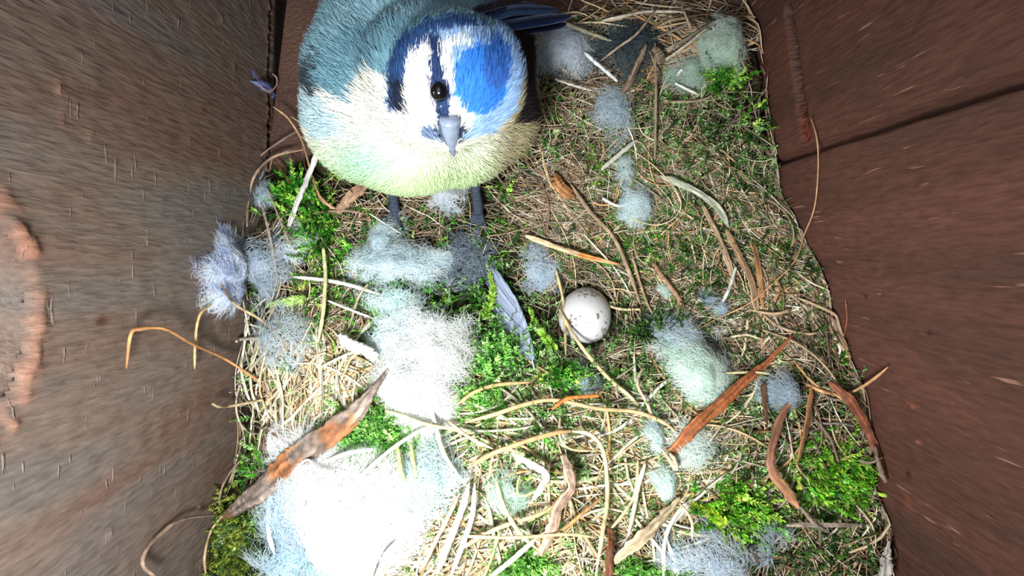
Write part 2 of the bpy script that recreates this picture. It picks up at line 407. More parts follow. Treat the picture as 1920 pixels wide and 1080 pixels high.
TOPL = [W(*p, 2) for p in ((440, 285), (487, 292), (530, 302), (565, 285), (600, 262), (650, 190), (760, 110), (900, 60), (1000, 32), (1060, 22), (1110, 8), (1180, -6), (1250, 6), (1330, 24), (1390, 18), (1420, 10))]
TOPL = np.array(TOPL)
def ytop(x): return np.interp(x, TOPL[:, 0], TOPL[:, 1])
def H0(x, y):
    x = np.asarray(x, float); y = np.asarray(y, float)
    d2 = (x[..., None]-_cp[:, 0])**2+(y[..., None]-_cp[:, 1])**2
    w = np.exp(-d2/(2*7.5**2))+1e-4/(1+d2)
    return (w*_cp[:, 2]).sum(-1)/w.sum(-1)
def H(x, y):
    x = np.asarray(x, float); y = np.asarray(y, float)
    h = H0(x, y)+2.6*(vnoise(x/7, y/7, 51)-.5)+1.6*(vnoise(x/3, y/3, 52)-.5)+.8*(vnoise(x/1.3, y/1.3, 53)-.5)
    de = np.hypot(x-EGG[0], y-EGG[1]); h = h-np.clip(1-de/11, 0, 1)*2.0
    s = np.clip((ytop(x)-y)/7, 0, 1); s = s*s*(3-2*s)
    return np.maximum(h, 0.8)*s
EGG = W(1097, 592, 8)
# table of heights for quick lookup
gx = np.arange(-90, 100.1, 1.0); gy = np.arange(-92, 92.1, 1.0)
_GX, _GY = np.meshgrid(gx, gy, indexing='ij'); _HT = H(_GX, _GY)
def Hq(x, y):
    x = np.asarray(x, float); y = np.asarray(y, float)
    fx = np.clip(x+90, 0, 189.99); fy = np.clip(y+92, 0, 183.99); i = fx.astype(int); j = fy.astype(int); fx = fx-i; fy = fy-j
    return (_HT[i, j]*(1-fx)+_HT[i+1, j]*fx)*(1-fy)+(_HT[i, j+1]*(1-fx)+_HT[i+1, j+1]*fx)*fy
def S(px, py, lift=0.0):
    """point on the nest seen at this pixel, lifted"""
    z = 20.0
    for _ in range(12):
        p = W(px, py, z); z = z*.4+.6*(float(Hq(p[0], p[1]))+lift)
    return W(px, py, z)
def Sv(px, py):
    z = np.full(len(px), 20.0)
    a = (px-960)/F; b = (540-py)/F
    dx, dy, dz = a, b*CT-ST, -b*ST-CT
    for _ in range(10):
        t = (z-CAM_Z)/dz; x, y = dx*t, dy*t; z = z*.4+.6*Hq(x, y)
    return x, y, z

# the bed of the nest: fine brown debris everything is woven into
xs = np.linspace(0, 1, 300); ys = np.linspace(YF+.2, 75, 330)
U, Y = np.meshgrid(xs, ys, indexing='ij'); X = (lx(Y)+.4)*(1-U)+(rx(Y)-.4)*U
Z = H(X, Y)-1.2
side = np.minimum(X-lx(Y), rx(Y)-X); Z = Z*np.clip(0.72+side/6, 0, 1)
c1 = vnoise(X/4, Y/4, 60)[..., None]; c2 = vnoise(X/1.2, Y/1.2, 61)[..., None]
CC = np.array([52., 42, 30])*(1-c1)+np.array([46., 56, 30])*c1; CC = CC*(.6+.9*c2)
keep = Z <= -0.6
ny, nz_ = X.shape; idx = np.arange(ny*nz_).reshape(ny, nz_)
q = np.stack([idx[:-1, :-1], idx[1:, :-1], idx[1:, 1:], idx[:-1, 1:]], -1).reshape(-1, 4)
q = q[(~(keep[:-1, :-1] & keep[1:, 1:])).ravel()]
mb = MB(); mb.add(np.stack([X, Y, np.maximum(Z, 0.05)], -1).reshape(-1, 3), q, None, CC.reshape(-1, 3))
tag(mb.build('nest_bed', M['soil'], origin=(0, 0, 0)), 'dark brown bed of crumbled plant debris under the whole nest', 'nest', kind='stuff')

# ---------------------------------------------------------------- moss
MOSS = [  # px, py, rx, ry, weight, colour
    (560, 365, 50, 45, 3, 0), (640, 320, 45, 30, 1.5, 0), (590, 430, 40, 70, 2.5, 0), (625, 480, 40, 60, 2, 0), (560, 560, 60, 30, 2, 1), (620, 640, 50, 40, 1, 1),
    (705, 805, 62, 45, 5, 1), (930, 650, 90, 60, 3, 0), (880, 570, 60, 40, 2, 0), (930, 740, 60, 50, 2, 0), (800, 600, 80, 50, 1.5, 0), (450, 1010, 48, 85, 6, 3), (485, 860, 40, 70, 3, 0),
    (940, 910, 80, 60, 2, 0), (1380, 940, 75, 45, 4, 1), (1560, 885, 85, 60, 6, 1), (1400, 870, 80, 50, 3, 2), (1550, 660, 50, 25, 2, 2), (1580, 690, 30, 20, 2, 0), (1040, 250, 40, 60, 3, 0),
    (1350, 150, 45, 40, 3, 0), (1400, 235, 35, 30, 3, 0), (1310, 260, 70, 40, 3, 2), (1200, 450, 90, 60, 3, 0), (1110, 470, 40, 40, 2, 0), (1230, 610, 45, 28, 4, 2), (1330, 560, 40, 60, 2, 2),
    (1190, 710, 45, 40, 2.5, 0), (1060, 705, 40, 25, 2, 0), (980, 1050, 40, 30, 4, 0), (1200, 1065, 80, 25, 4, 0), (1530, 1010, 60, 50, 2, 2), (1090, 130, 40, 20, 2, 0), (1130, 340, 50, 60, 2, 0),
    (940, 400, 30, 50, 2, 0), (1180, 870, 60, 40, 1.5, 0), (870, 820, 60, 50, 1.5, 0), (1400, 340, 50, 60, 3, 2), (1310, 340, 40, 50, 2, 2), (1090, 5, 40, 12, 2, 0), (720, 360, 30, 25, 2, 2),
    (1100, 55, 60, 30, 1, 2), (1240, 180, 60, 40, 2, 2), (1060, 420, 30, 30, 1.5, 0), (700, 600, 90, 60, 1.5, 0), (1480, 780, 40, 50, 1.5, 2), (1500, 880, 30, 60, 2, 0), (1350, 800, 60, 60, 1, 2),
    (900, 460, 50, 40, 2, 2), (1290, 470, 60, 60, 1.5, 2), (1020, 800, 90, 40, 1.2, 0), (560, 900, 40, 60, 1.5, 0), (640, 440, 40, 40, 1, 2), (1450, 480, 50, 70, 1, 2), (1000, 480, 60, 50, 1.0, 2),
    (1350, 520, 260, 200, 4, 2), (1000, 800, 500, 260, 6, 4), (1250, 330, 200, 200, 4, 4), (1500, 1000, 150, 90, 3, 2), (700, 500, 200, 120, 2.5, 0)]
MCOL = [((70, 150, 40), (150, 205, 85), (45, 105, 35)), ((110, 180, 45), (175, 220, 90), (80, 150, 45)), ((50, 92, 42), (85, 125, 60), (36, 62, 36)),
        ((95, 115, 45), (60, 85, 50), (130, 140, 60)), ((125, 165, 105), (95, 140, 75), (165, 195, 140)), ((130, 190, 95), (160, 212, 125), (100, 165, 75))]
def moss(n, name, per_leaf=14, scale=1.0, table=None, seed=1, size=1.0):
    r = np.random.default_rng(seed)
    tb = table or MOSS
    w = np.array([m[4]*m[2]**.9*m[3]**.9/900 for m in tb]); w /= w.sum()
    k = r.choice(len(tb), n, p=w); T = np.array([m[:4] for m in tb], float)[k]; ci = np.array([m[5] for m in tb])[k]
    px = T[:, 0]+T[:, 2]*r.normal(0, .55, n); py = T[:, 1]+T[:, 3]*r.normal(0, .55, n)
    x, y, z = Sv(px, py)
    ok = (x > lx(y)+1.2) & (x < rx(y)-1.2) & (y < ytop(x)-1.5) & (np.hypot(x-EGG[0], y-EGG[1]) > 7.2) & (y > YF+3)
    x, y, z, ci = x[ok], y[ok], z[ok], ci[ok]; n = len(x)
    az = r.uniform(0, 2*math.pi, n); el = r.uniform(-.05, .75, n); L = r.uniform(2.2, 5.2, n)*size
    d = np.stack([np.cos(az)*np.cos(el), np.sin(az)*np.cos(el), np.sin(el)], -1)
    base = np.stack([x, y, z-.3+r.uniform(0, 1.6, n)], -1)
    t = np.linspace(0, 1, 5)
    P = base[:, None]+d[:, None]*(t*1.0)[None, :, None]*L[:, None, None]
    P[:, :, 2] += (np.sin(t*2.6)*.5)[None]*r.uniform(0, 1.6, n)[:, None]
    px_ = P.copy()
    cm = np.array(MCOL, float)[ci, r.integers(0, 3, n)]*r.uniform(.8, 1.2, (n, 1))
    mb = MB(); ribbons(mb, P, np.full((n, 5), .09*size), cm*.75, norm(np.cross(d, [0, 0, 1.0]))[:, None])
    # leaflets in two ranks plus a few on top
    m = per_leaf
    tl = np.linspace(.12, 1, m); s = np.where(np.arange(m) % 2 == 0, 1, -1)
    A = norm(np.cross(d, [0, 0, 1.0])); B = np.cross(A, d)
    ph = r.uniform(0, 2*math.pi, n)
    i0 = np.clip((tl*4).astype(int), 0, 3); f = tl*4-i0
    root = P[:, i0]*(1-f)[None, :, None]+P[:, i0+1]*f[None, :, None]
    rot = (ph[:, None]*.3+r.normal(0, .5, (n, m)))
    out = A[:, None]*(s[None]*np.cos(rot))[..., None]+B[:, None]*(np.sin(rot)+.25)[..., None]
    dirn = norm(out*.9+d[:, None]*r.uniform(.5, 1.1, (n, m))[..., None])
    ll = (1.25*size*(1.15-tl*.75))[None]*r.uniform(.7, 1.25, (n, m))
    wv = norm(np.cross(dirn, B[:, None]+r.normal(0, .4, (n, m, 3))))
    lw = ll*r.uniform(.17, .3, (n, m))
    a = root; b_ = root+dirn*(ll*.45)[..., None]; tip = root+dirn*ll[..., None]
    V = np.stack([a, b_+wv*lw[..., None], tip, b_-wv*lw[..., None]], 2).reshape(-1, 3)
    q = np.arange(n*m*4).reshape(-1, 4)
    cl = cm[:, None]*r.uniform(.75, 1.3, (n, m, 1)); cl = cl+np.array([25., 30, 5])*tl[None, :, None]
    mb.add(V, q, None, np.repeat(cl.reshape(-1, 3), 4, 0))
    return mb
tag(moss(8000, 'moss', 12).build('moss', M['moss'], origin=(0, 0, 0)), 'green moss fronds woven all through the nest', 'moss', kind='stuff')

# ---------------------------------------------------------------- fine dry grass
PAL = np.array([(176, 156, 128), (206, 190, 158), (142, 120, 98), (224, 214, 190), (160, 130, 100), (186, 172, 156), (108, 88, 74), (184, 144, 106)], float)
def strand_paths(px, py, ang, L, curv, lift, N=8, r=rng):
    x, y, z = Sv(px, py); n = len(x)
    t = np.linspace(-.5, .5, N)[None]
    a = ang[:, None]+curv[:, None]*t+r.normal(0, .10, (n, N)).cumsum(1)
    st = (L/(N-1))[:, None]
    cx = np.cumsum(np.cos(a)*st, 1); cy = np.cumsum(np.sin(a)*st, 1)
    X = x[:, None]+cx-cx.mean(1, keepdims=True); Y = y[:, None]+cy-cy.mean(1, keepdims=True)
    X = np.clip(X, lx(Y)+.7, rx(Y)-.9); Y = np.clip(Y, YF+1, YB-3)
    Hh = Hq(X, Y)
    Hs = (Hh+np.roll(Hh, 1, 1)+np.roll(Hh, -1, 1))/3; Hs[:, 0] = Hh[:, 0]; Hs[:, -1] = Hh[:, -1]
    Z = np.maximum(Hs, Hh-.4)+lift[:, None]+r.normal(0, .18, (n, N)).cumsum(1)*.6+np.sin((t+.5)*math.pi)*r.uniform(-.4, .9, (n, 1))
    return np.stack([X, Y, np.maximum(Z, .4)], -1)
ZONES = [  # px, py, rx, ry, weight, len mm, half width mm, dominant angle (image, deg) or None, curvature
    (1250, 350, 170, 190, 1300, 13, .13, None, 1.2), (1150, 480, 140, 110, 900, 11, .12, -35, .8), (1420, 450, 90, 150, 900, 12, .13, -65, 1.2), (1450, 620, 110, 70, 500, 11, .15, 30, 1.5),
    (1050, 380, 90, 80, 900, 12, .12, -20, .8), (1080, 200, 90, 110, 350, 12, .13, None, 1), (1230, 110, 120, 90, 420, 14, .17, 20, .5), (1300, 60, 90, 60, 260, 15, .2, 5, .4),
    (640, 720, 100, 90, 900, 12, .17, 70, 1.5), (560, 660, 70, 90, 450, 13, .17, 60, 1.5), (1050, 900, 220, 140, 650, 20, .19, None, 1.2), (850, 1000, 130, 100, 350, 20, .2, 55, .6),
    (1300, 830, 180, 100, 600, 15, .17, 35, 1), (1000, 1030, 150, 70, 420, 18, .2, 25, 1.3), (1500, 1000, 130, 100, 500, 12, .17, None, .9), (1600, 800, 60, 150, 250, 12, .14, -50, .8),
    (600, 480, 100, 120, 300, 13, .16, None, .9), (1150, 650, 120, 30, 300, 16, .15, 8, .9), (760, 420, 130, 60, 260, 12, .14, -20, .8), (1000, 760, 200, 70, 300, 22, .19, 12, .9), (530, 860, 80, 130, 260, 14, .17, None, 1.2),
    (1280, 560, 120, 70, 500, 11, .12, 40, 1), (1100, 60, 110, 40, 150, 15, .15, 15, .5), (1520, 560, 40, 70, 250, 13, .12, -70, .8)]
def strands(seed, scale_n=1.0, lf=(0, 2.2), wmul=1.0, lmul=1.0):
    r = np.random.default_rng(seed); out = []
    for (cx, cy, rx_, ry_, w, Ln, hw, dom, cv) in ZONES:
        n = int(w*scale_n)
        px = cx+rx_*r.normal(0, .6, n); py = cy+ry_*r.normal(0, .6, n)
        ang = r.uniform(0, math.pi*2, n) if dom is None else np.where(r.random(n) < .6, math.radians(dom)+r.normal(0, .4, n), r.uniform(0, 6.28, n))
        P = strand_paths(px, py, ang, Ln*lmul*r.lognormal(0, .35, n), r.normal(0, cv, n), r.uniform(*lf, n), 8, r)
        mid = P[:, 4]; dE = np.hypot(P[..., 0]-EGG[0], P[..., 1]-EGG[1]).min(1)
        ok = (dE > 6.9) & (mid[:, 1] < ytop(mid[:, 0])+1)
        g = (P[..., 2].max(1)-Hq(mid[:, 0], mid[:, 1])) < 9
        ok &= g
        P = P[ok]; n = len(P)
        hwv = hw*wmul*r.lognormal(0, .3, n)
        tp = np.array([.45, .8, 1, 1, 1, 1, .8, .35])
        fr = r.random(n); ci = np.where(fr < .8, r.integers(0, 6, n), r.integers(4, 8, n))
        c = PAL[ci]*r.uniform(.75, 1.25, (n, 1))
        out.append((P, hwv[:, None]*tp, c, np.where(r.random(n) < .2, .25, .8)*1.0))
    return out
mb = MB()
for P, R, c, fl_ in strands(11, 0.95, (-.2, 1.8), 1.0, 1.0): tubes(mb, P, R, 3, .8, rng.uniform(0, 2, len(P)), c)
ZONES = [(1000, 900, 300, 150, 520, 22, .24, None, 1.1), (850, 1000, 130, 100, 160, 22, .26, 55, .6), (620, 720, 100, 90, 330, 14, .22, 70, 1.4), (1250, 60, 120, 60, 140, 15, .22, 10, .5),
         (1000, 760, 240, 60, 170, 24, .23, 12, .9), (1300, 850, 160, 90, 220, 15, .22, 35, 1), (1250, 400, 170, 160, 260, 12, .17, None, 1.2), (1430, 520, 60, 110, 130, 13, .17, -60, 1)]
PAL = np.array([(206, 184, 142), (222, 210, 176), (186, 160, 120), (226, 220, 200), (196, 150, 104), (176, 168, 150), (190, 192, 140), (206, 176, 130)], float)
for P, R, c, fl_ in strands(12, 1.0, (.6, 2.6)): tubes(mb, P, R, 4, .7, rng.uniform(0, 2, len(P)), c)
tag(mb.build('dry_grass', M['strand'], origin=(0, 0, 0)), 'tangle of fine dry tan grass and rootlets woven through the nest', 'grass', kind='stuff')

# ---------------------------------------------------------------- the egg
def build_egg():
    nu, nv = 40, 28; u = np.linspace(0, 2*math.pi, nu, endpoint=False); v = np.linspace(0, math.pi, nv)
    mb = MB(); U, Vv = np.meshgrid(u, v, indexing='ij')
    rr = np.sin(Vv)*(1+.10*np.cos(Vv)); zz = np.cos(Vv)*1.24
    P = np.stack([rr*np.cos(U)*6.9, rr*np.sin(U)*6.9, zz*6.9], -1)
    ti = math.radians(38)                                # lies tilted, blunt end up
    a = math.radians(250)
    ax = np.array([-math.sin(a), math.cos(a), 0])
    K = np.array([[0, -ax[2], ax[1]], [ax[2], 0, -ax[0]], [-ax[1], ax[0], 0]])
    Rm = np.eye(3)+math.sin(ti)*K+(1-math.cos(ti))*K@K
    P = P.reshape(-1, 3)@Rm.T+np.array(EGGC)
    idx = np.arange(nu*nv).reshape(nu, nv); nx = np.roll(idx, -1, 0)
    q = np.stack([idx[:, :-1], idx[:, 1:], nx[:, 1:], nx[:, :-1]], -1).reshape(-1, 4)
    mb.add(P, q)
    o = mb.build('egg', M['egg'], origin=EGGC)
    bm_ = o.data
    return tag(o, 'white egg with fine red-brown speckles lying in the nest cup', 'egg')
EGGC = W(1097, 590, 9.6)
build_egg()

# ---------------------------------------------------------------- stems, straws and bark one by one
def path_pts(pts, lift):
    """pts: (px, py) on the nest, (px, py, extra lift) or (px, py, 'L'/'R', off) against a wall"""
    out = []
    for p in pts:
        if len(p) == 4:
            if p[2] == 'L': out.append(ray_wall(p[0], p[1], LX0+p[3], LX1+p[3]))
            else: out.append(ray_wall(p[0], p[1], RX0-p[3], RX1-p[3]))
        elif len(p) == 3: out.append(S(p[0], p[1], lift+p[2]))
        else: out.append(S(p[0], p[1], lift))
    return np.array(out)
def stem(pts, w, c, label, name='grass_stalk', cat='stalk', lift=1.6, flat=.7, taper=(.5, .3), k=6, mat='strand', jit=.08, kind=None, group=None, patch=None, shape=None, N=28):
    """w is the full width in millimetres"""
    P = spline(path_pts(pts, lift), N)
    t = np.linspace(0, 1, N)
    r_ = np.minimum(1, taper[0]+(1-taper[0])*t/.12); r_ = np.minimum(r_, taper[1]+(1-taper[1])*(1-t)/.18)
    if shape is not None: r_ = np.interp(t, np.linspace(0, 1, len(shape)), shape)
    r_ = r_*(1+rng.normal(0, .06, N))
    P = P+rng.normal(0, jit*w, P.shape)*np.array([.5, .5, .3])
    c = np.array(c, float)*(.84 if mat == 'bark' else 1)
    cc = c[None]*(1+rng.normal(0, .07, (N, 1)))
    if patch is not None:
        for (t0, t1, pc) in patch:
            g = np.clip(np.minimum((t-t0), (t1-t))/.03+.5, 0, 1)[:, None]; cc = cc*(1-g)+np.array(pc, float)*g
    mul = None
    if mat == 'bark' or flat < .36:                       # fibrous surface: streaks and ragged edges run lengthwise
        k = max(k, 20); an = np.arange(k)*2*math.pi/k; sd = rng.uniform(0, 90); Lm = np.linalg.norm(np.diff(P, axis=0), axis=1).sum()
        TT, AA = np.meshgrid(t*Lm, an, indexing='ij')
        st = vnoise(TT/7.0+sd, np.cos(AA)*4.5+sd, 5); s2 = vnoise(TT/2.2+sd, np.cos(AA)*9+sd, 6)
        mul = (1+.24*(st-.5)+.22*(s2-.5))[None]
        base = np.array(c)[None, None]*np.ones((N, k, 1))
        if patch is not None:
            for (t0, t1, pc) in patch:
                g = np.clip(np.minimum(t-t0, t1-t)/.04+.5, 0, 1)[:, None]*np.clip((vnoise(TT/5+sd+7, np.cos(AA)*1.6, 8)-.22)*5, 0, 1)
                g = g*(.35+.65*(np.cos(AA-1.2) > -.2))
                base = base*(1-g[..., None])+np.array(pc, float)*g[..., None]
        cc = (base*(.5+.62*st+.46*s2)[..., None])
        cc = cc[None]
    else: cc = cc[None]
    mb = MB(); tubes(mb, P[None], (r_*w/2)[None], k, flat, [rng.uniform(-.25, .25)], cc, mul=mul)
    o = mb.build(name, M[mat], origin=P[0])
    return tag(o, label, cat, group, kind)
TAN = (190, 168, 130); PALE = (218, 212, 188); WHT = (232, 230, 224); BRN = (132, 92, 62); ORG = (196, 128, 70); GRY = (160, 150, 136); OLV = (170, 180, 128); DRK = (84, 58, 44); RED = (164, 92, 52)

# stalks reaching over the wooden wall on the left
stem([(237, 690, 'L', 1.5), (245, 628, 'L', 2.5), (262, 617, 'L', 3), (310, 617, 'L', 3.5), (360, 645, 'L', 3.2), (420, 672, 'L', 2.5), (482, 712, 1)], .75, (190, 136, 88), 'long orange-tan stalk bent into a hook against the left wall', taper=(.4, .9), jit=.02)
stem([(365, 692, 'L', 1.6), (366, 640, 'L', 2.5), (374, 592, 'L', 3.4), (396, 570, 'L', 4)], .6, (206, 166, 112), 'short tan stalk hanging below the white down on the left wall', taper=(.5, .8), jit=.02)
stem([(415, 530, 'L', 5.5), (428, 556, 'L', 5.5), (448, 576, 'L', 5), (492, 602, 3), (540, 648, 2)], .7, (200, 172, 132), 'brown-tipped tan stalk crossing the down tuft at the left wall', taper=(.25, .8), patch=[(-.1, .35, (110, 92, 84))], jit=.02)
stem([(398, 757, 'L', 2.5), (412, 763, 'L', 3), (436, 761, 'L', 3), (492, 750, 2)], .7, TAN, 'stubby tan stalk poking out left beside the pale grass tangle', taper=(.8, .7), jit=.02)
stem([(430, 736, 'L', 2), (455, 730, 'L', 2), (492, 722, 1)], .5, TAN, 'short thin straw sticking out left above the stubby stalk', jit=.02)
stem([(443, 640, 'L', 1.5), (455, 636, 'L', 2), (515, 633, 2)], .9, (170, 160, 150), 'pale broken stalk end poking out at the left wall', taper=(.9, .8), jit=.03)
stem([(292, 1082, 'L', 3), (268, 1060, 'L', 2), (275, 1030, 'L', 1.6), (305, 998, 'L', 1.6), (345, 973, 'L', 2), (412, 965, 2)], .85, (150, 126, 108), 'grey-brown stem looping over the lower left wall', taper=(.8, .9), jit=.02)
stem([(386, 1078, 'L', 2), (384, 1040, 'L', 3), (400, 988, 3), (448, 938, 4), (484, 902, 3)], .62, (196, 170, 130), 'tan stalk rising from the lower left corner beside the bark strip', jit=.02)
stem([(412, 968, 1), (413, 925, 'L', 2.5), (430, 888, 'L', 2.5), (456, 858, 1)], .6, (150, 128, 110), 'bowed thin stem against the left wall above the bark strip end', jit=.02)
stem([(498, 560, 2), (468, 590, 'L', 1.5), (458, 640, 'L', 1.6), (470, 700, 1.5)], .5, PALE, 'thin pale strand bowing along the left wall under the white down', jit=.02)
stem([(468, 700, 1), (447, 730, 'L', 1.5), (444, 775, 'L', 1.5), (462, 808, 1), (500, 815, 2)], .55, (190, 178, 158), 'loose pale loop of grass bulging over the left edge of nest', jit=.02)
stem([(445, 780, 'L', 1.2), (458, 820, 'L', 1.5), (456, 860, 'L', 1.5)], .45, (180, 165, 145), 'thin curved rootlet on the left wall below the pale loop', jit=.02)
stem([(455, 560, 'L', 1), (470, 640, 1.5), (495, 760, 1.5), (520, 800, 1)], .45, (205, 198, 180), 'thin straight pale straw down the left nest edge', jit=.02)
stem([(415, 975, 1), (417, 1005, 'L', 1), (430, 1015, 1)], .35, TAN, 'tiny curled strand below the bark strip end')
stem([(486, 160, 'L', 1.4), (505, 172, 'L', 2.6), (518, 160, 'L', 3), (518, 145, 'L', 2.6), (510, 138, 'L', 2)], .4, (190, 160, 135), 'tiny curled rootlet caught in the dark slot at top left', jit=.02)

# around the bird
stem([(512, 200, 6), (540, 222, 6), (565, 262, 6), (580, 312, 4), (588, 345, 2)], .62, (196, 160, 124), 'thin tan stalk arching beside the bird over the bare corner', jit=.02)
stem([(540, 425, 2), (562, 370, 4), (583, 320, 5), (606, 258, 7)], 1.5, (205, 200, 196), 'thick pale split straw leaning beside the bird on its left', taper=(.6, .9), flat=.35)
stem([(463, 425, 2), (466, 370, 4), (480, 325, 5), (515, 293, 5), (572, 280, 4)], .8, (164, 134, 112), 'curved brown stalk arching over the corner at top left', jit=.02)
stem([(455, 440, 1.5), (462, 360, 3), (482, 300, 4), (530, 262, 4), (560, 245, 4)], .5, (140, 116, 104), 'thin outer arc of dark rootlet at the top left corner', jit=.02)
stem([(515, 300, 2), (545, 345, 1), (548, 352, 1)], .6, BRN, 'short brown stem over the bare corner at the top left')
stem([(545, 218, 5), (575, 238, 5), (600, 262, 4)], .35, TAN, 'wispy strand end beside the bird at its left flank')
stem([(490, 380, 3), (505, 440, 3), (520, 520, 3)], .8, (172, 160, 150), 'grey straw lying over the down at the left wall')
stem([(500, 350, 2), (540, 450, 3), (555, 480, 2)], .5, (185, 165, 140), 'thin straw crossing the moss at upper left')
stem([(606, 464, 3), (610, 520, 4), (605, 590, 4), (596, 642, 3)], 1.0, (208, 206, 152), 'upright pale green stem crossing the white straw on the left', taper=(.8, .5), jit=.03)
stem([(548, 519, 2), (600, 524, 3), (650, 533, 3), (712, 552, 2)], .95, WHT, 'bright white straw lying across under the green stem', jit=.03)
stem([(610, 562, 2), (660, 582, 3), (700, 597, 2)], .6, WHT, 'short white straw below the long white one', jit=.03)
stem([(690, 532, 3), (672, 558, 3), (655, 612, 2)], .7, (176, 160, 136), 'brownish stem left of the grey down')
stem([(585, 400, 2), (640, 395, 3), (685, 400, 2)], .6, (150, 120, 100), 'short brown twig under the left side of the bird')
stem([(630, 400, 2), (655, 372, 3), (690, 345, 3)], 2.4, (150, 118, 92), 'broad dead leaf strip under the left side of bird', name='leaf_strip', cat='leaf', flat=.2)
stem([(585, 330, 3), (600, 370, 3), (640, 400, 2)], .9, (170, 130, 98), 'tan leaf blade left of the bird foot', name='leaf_strip', cat='leaf', flat=.3)
stem([(692, 400, 3), (720, 418, 4), (752, 438, 3)], .35, WHT, 'fine white strand crossing the left foot')
# the cup and right slope
stem([(1042, 505, 3), (1055, 560, 4), (1059, 610, 4), (1061, 672, 3)], .75, (190, 168, 124), 'straight tan stalk standing just left of the egg', jit=.02)
stem([(1048, 578, 5), (1062, 605, 6), (1092, 652, 5), (1138, 706, 4), (1180, 742, 3), (1198, 762, 2)], .95, (206, 186, 144), 'tan stalk slanting across the lower left of the egg', jit=.02, taper=(.6, .7))
stem([(985, 442, 2), (1020, 455, 2.5), (1062, 470, 3), (1110, 484, 2.5), (1162, 496, 2)], 1.35, (206, 176, 138), 'orange-ended flat straw lying across the nest above the egg', flat=.35, patch=[(.62, 1.1, (204, 128, 66))], jit=.02)
stem([(1238, 330, 2), (1275, 344, 3), (1315, 365, 3), (1348, 392, 2.5), (1368, 428, 1.5)], 1.9, (176, 178, 156), 'pale grey-green blade curving down the right slope', name='dry_leaf', cat='leaf', flat=.25, taper=(.2, .2), jit=.02)
stem([(1038, 328, 2), (1050, 350, 2.5), (1078, 372, 2)], 2.6, (150, 104, 66), 'small brown leaf fragment above the cup', name='leaf_strip', cat='leaf', flat=.2, taper=(.5, .1))
stem([(1070, 345, 2), (1105, 395, 3), (1150, 445, 3), (1180, 510, 2.5), (1200, 570, 2)], 1.1, (170, 144, 116), 'long brown blade running down the cup to right of egg', name='dry_leaf', cat='leaf', flat=.4, jit=.03)
stem([(1225, 492, 2), (1245, 522, 3), (1272, 558, 2.5), (1284, 582, 2)], 1.2, (186, 146, 116), 'pinkish brown dead straw beside the mint wool scrap', flat=.4, jit=.03)
stem([(1362, 430, 3), (1385, 478, 3), (1410, 530, 3), (1422, 600, 2)], 1.5, (158, 128, 98), 'broad brown blade on the right slope nearest the wall', name='dry_leaf', cat='leaf', flat=.3)
stem([(1318, 385, 3), (1345, 440, 3), (1362, 480, 3), (1380, 540, 2)], 1.3, (166, 140, 112), 'brown blade left of the broad one on the slope', name='dry_leaf', cat='leaf', flat=.3)
stem([(1412, 450, 2), (1422, 500, 3), (1430, 580, 2)], 1.7, (176, 132, 90), 'orange-brown strip near the right wall', name='dry_leaf', cat='leaf', flat=.3)
stem([(1380, 500, 3), (1368, 540, 3), (1352, 572, 2)], .9, (206, 212, 200), 'whitish shard of straw on the right slope', taper=(.8, .8))
stem([(1180, 408, 3), (1225, 422, 3), (1260, 412, 3), (1277, 385, 3), (1262, 350, 3), (1225, 310, 2), (1180, 278, 2)], .35, (214, 200, 156), 'fine straw looping under the blue-white down in the cup', jit=.02)
stem([(1095, 440, 2), (1150, 500, 2), (1185, 555, 2)], .5, PALE, 'fine pale straw running towards the right of egg')
stem([(1138, 572, 2), (1165, 580, 2.5), (1200, 580, 2)], .75, (210, 192, 150), 'short thick straw just right of the egg', taper=(.9, .8))
stem([(1128, 318, 2), (1160, 290, 3), (1195, 262, 2)], 1.3, (196, 192, 180), 'pale flat straw above the blue-white down', flat=.4)
stem([(1185, 480, 2), (1210, 560, 2), (1230, 600, 2)], .7, (176, 148, 112), 'brown straw curving down in the right of cup')
stem([(1130, 372, 2), (1160, 386, 2.5), (1188, 376, 2)], .8, WHT, 'white straw end under the blue-white down', taper=(.9, .7))
stem([(1520, 220, 'R', .8), (1532, 262, 'R', .8), (1534, 320, 'R', .9), (1527, 390, 'R', 1.2), (1508, 440, 'R', 1.6), (1490, 490, 3), (1440, 540, 3), (1400, 572, 3), (1340, 600, 2), (1290, 630, 2)], .42, (196, 152, 110), 'long thin hair-like straw curving down the right wall into nest', jit=.01, N=48)
stem([(1585, 560, 'R', .6), (1588, 600, 'R', .8), (1580, 640, 'R', .8)], .2, (176, 112, 80), 'very fine reddish fibre on the right wall', jit=.01)
stem([(1558, 615, 'R', 1), (1585, 640, 'R', 1.4), (1590, 690, 'R', 1)], .3, (170, 120, 90), 'fine curled rootlet low on the right wall', jit=.01)
# top right
stem([(1230, 18, 4), (1195, 62, 5), (1160, 88, 5), (1125, 115, 4)], .7, (170, 152, 130), 'grey-brown stalk slanting over the dark feather at the top')
stem([(1095, 98, 5), (1120, 120, 5), (1158, 152, 4)], 1.0, (226, 228, 230), 'white quill end beside the bluish down at the top', name='quill', cat='quill', mat='quill', taper=(.3, .7))
stem([(1228, 80, 4), (1230, 180, 4), (1228, 300, 3)], .8, (150, 134, 112), 'upright brownish stem in the upper right of nest')
stem([(1170, 175, 4), (1190, 132, 5), (1212, 82, 5)], 1.9, (142, 122, 102), 'thick brown twig fork in the upper right', name='twig', cat='twig', mat='bark')
stem([(1225, 88, 4), (1238, 105, 5), (1240, 125, 4)], 2.2, (140, 120, 100), 'short stout bark piece beside the brown fork', name='bark_strip', cat='bark', mat='bark', flat=.5)
stem([(1240, 118, 4), (1290, 82, 5), (1325, 52, 4)], .8, (196, 184, 164), 'pale stalk rising towards the mint wool at top right')
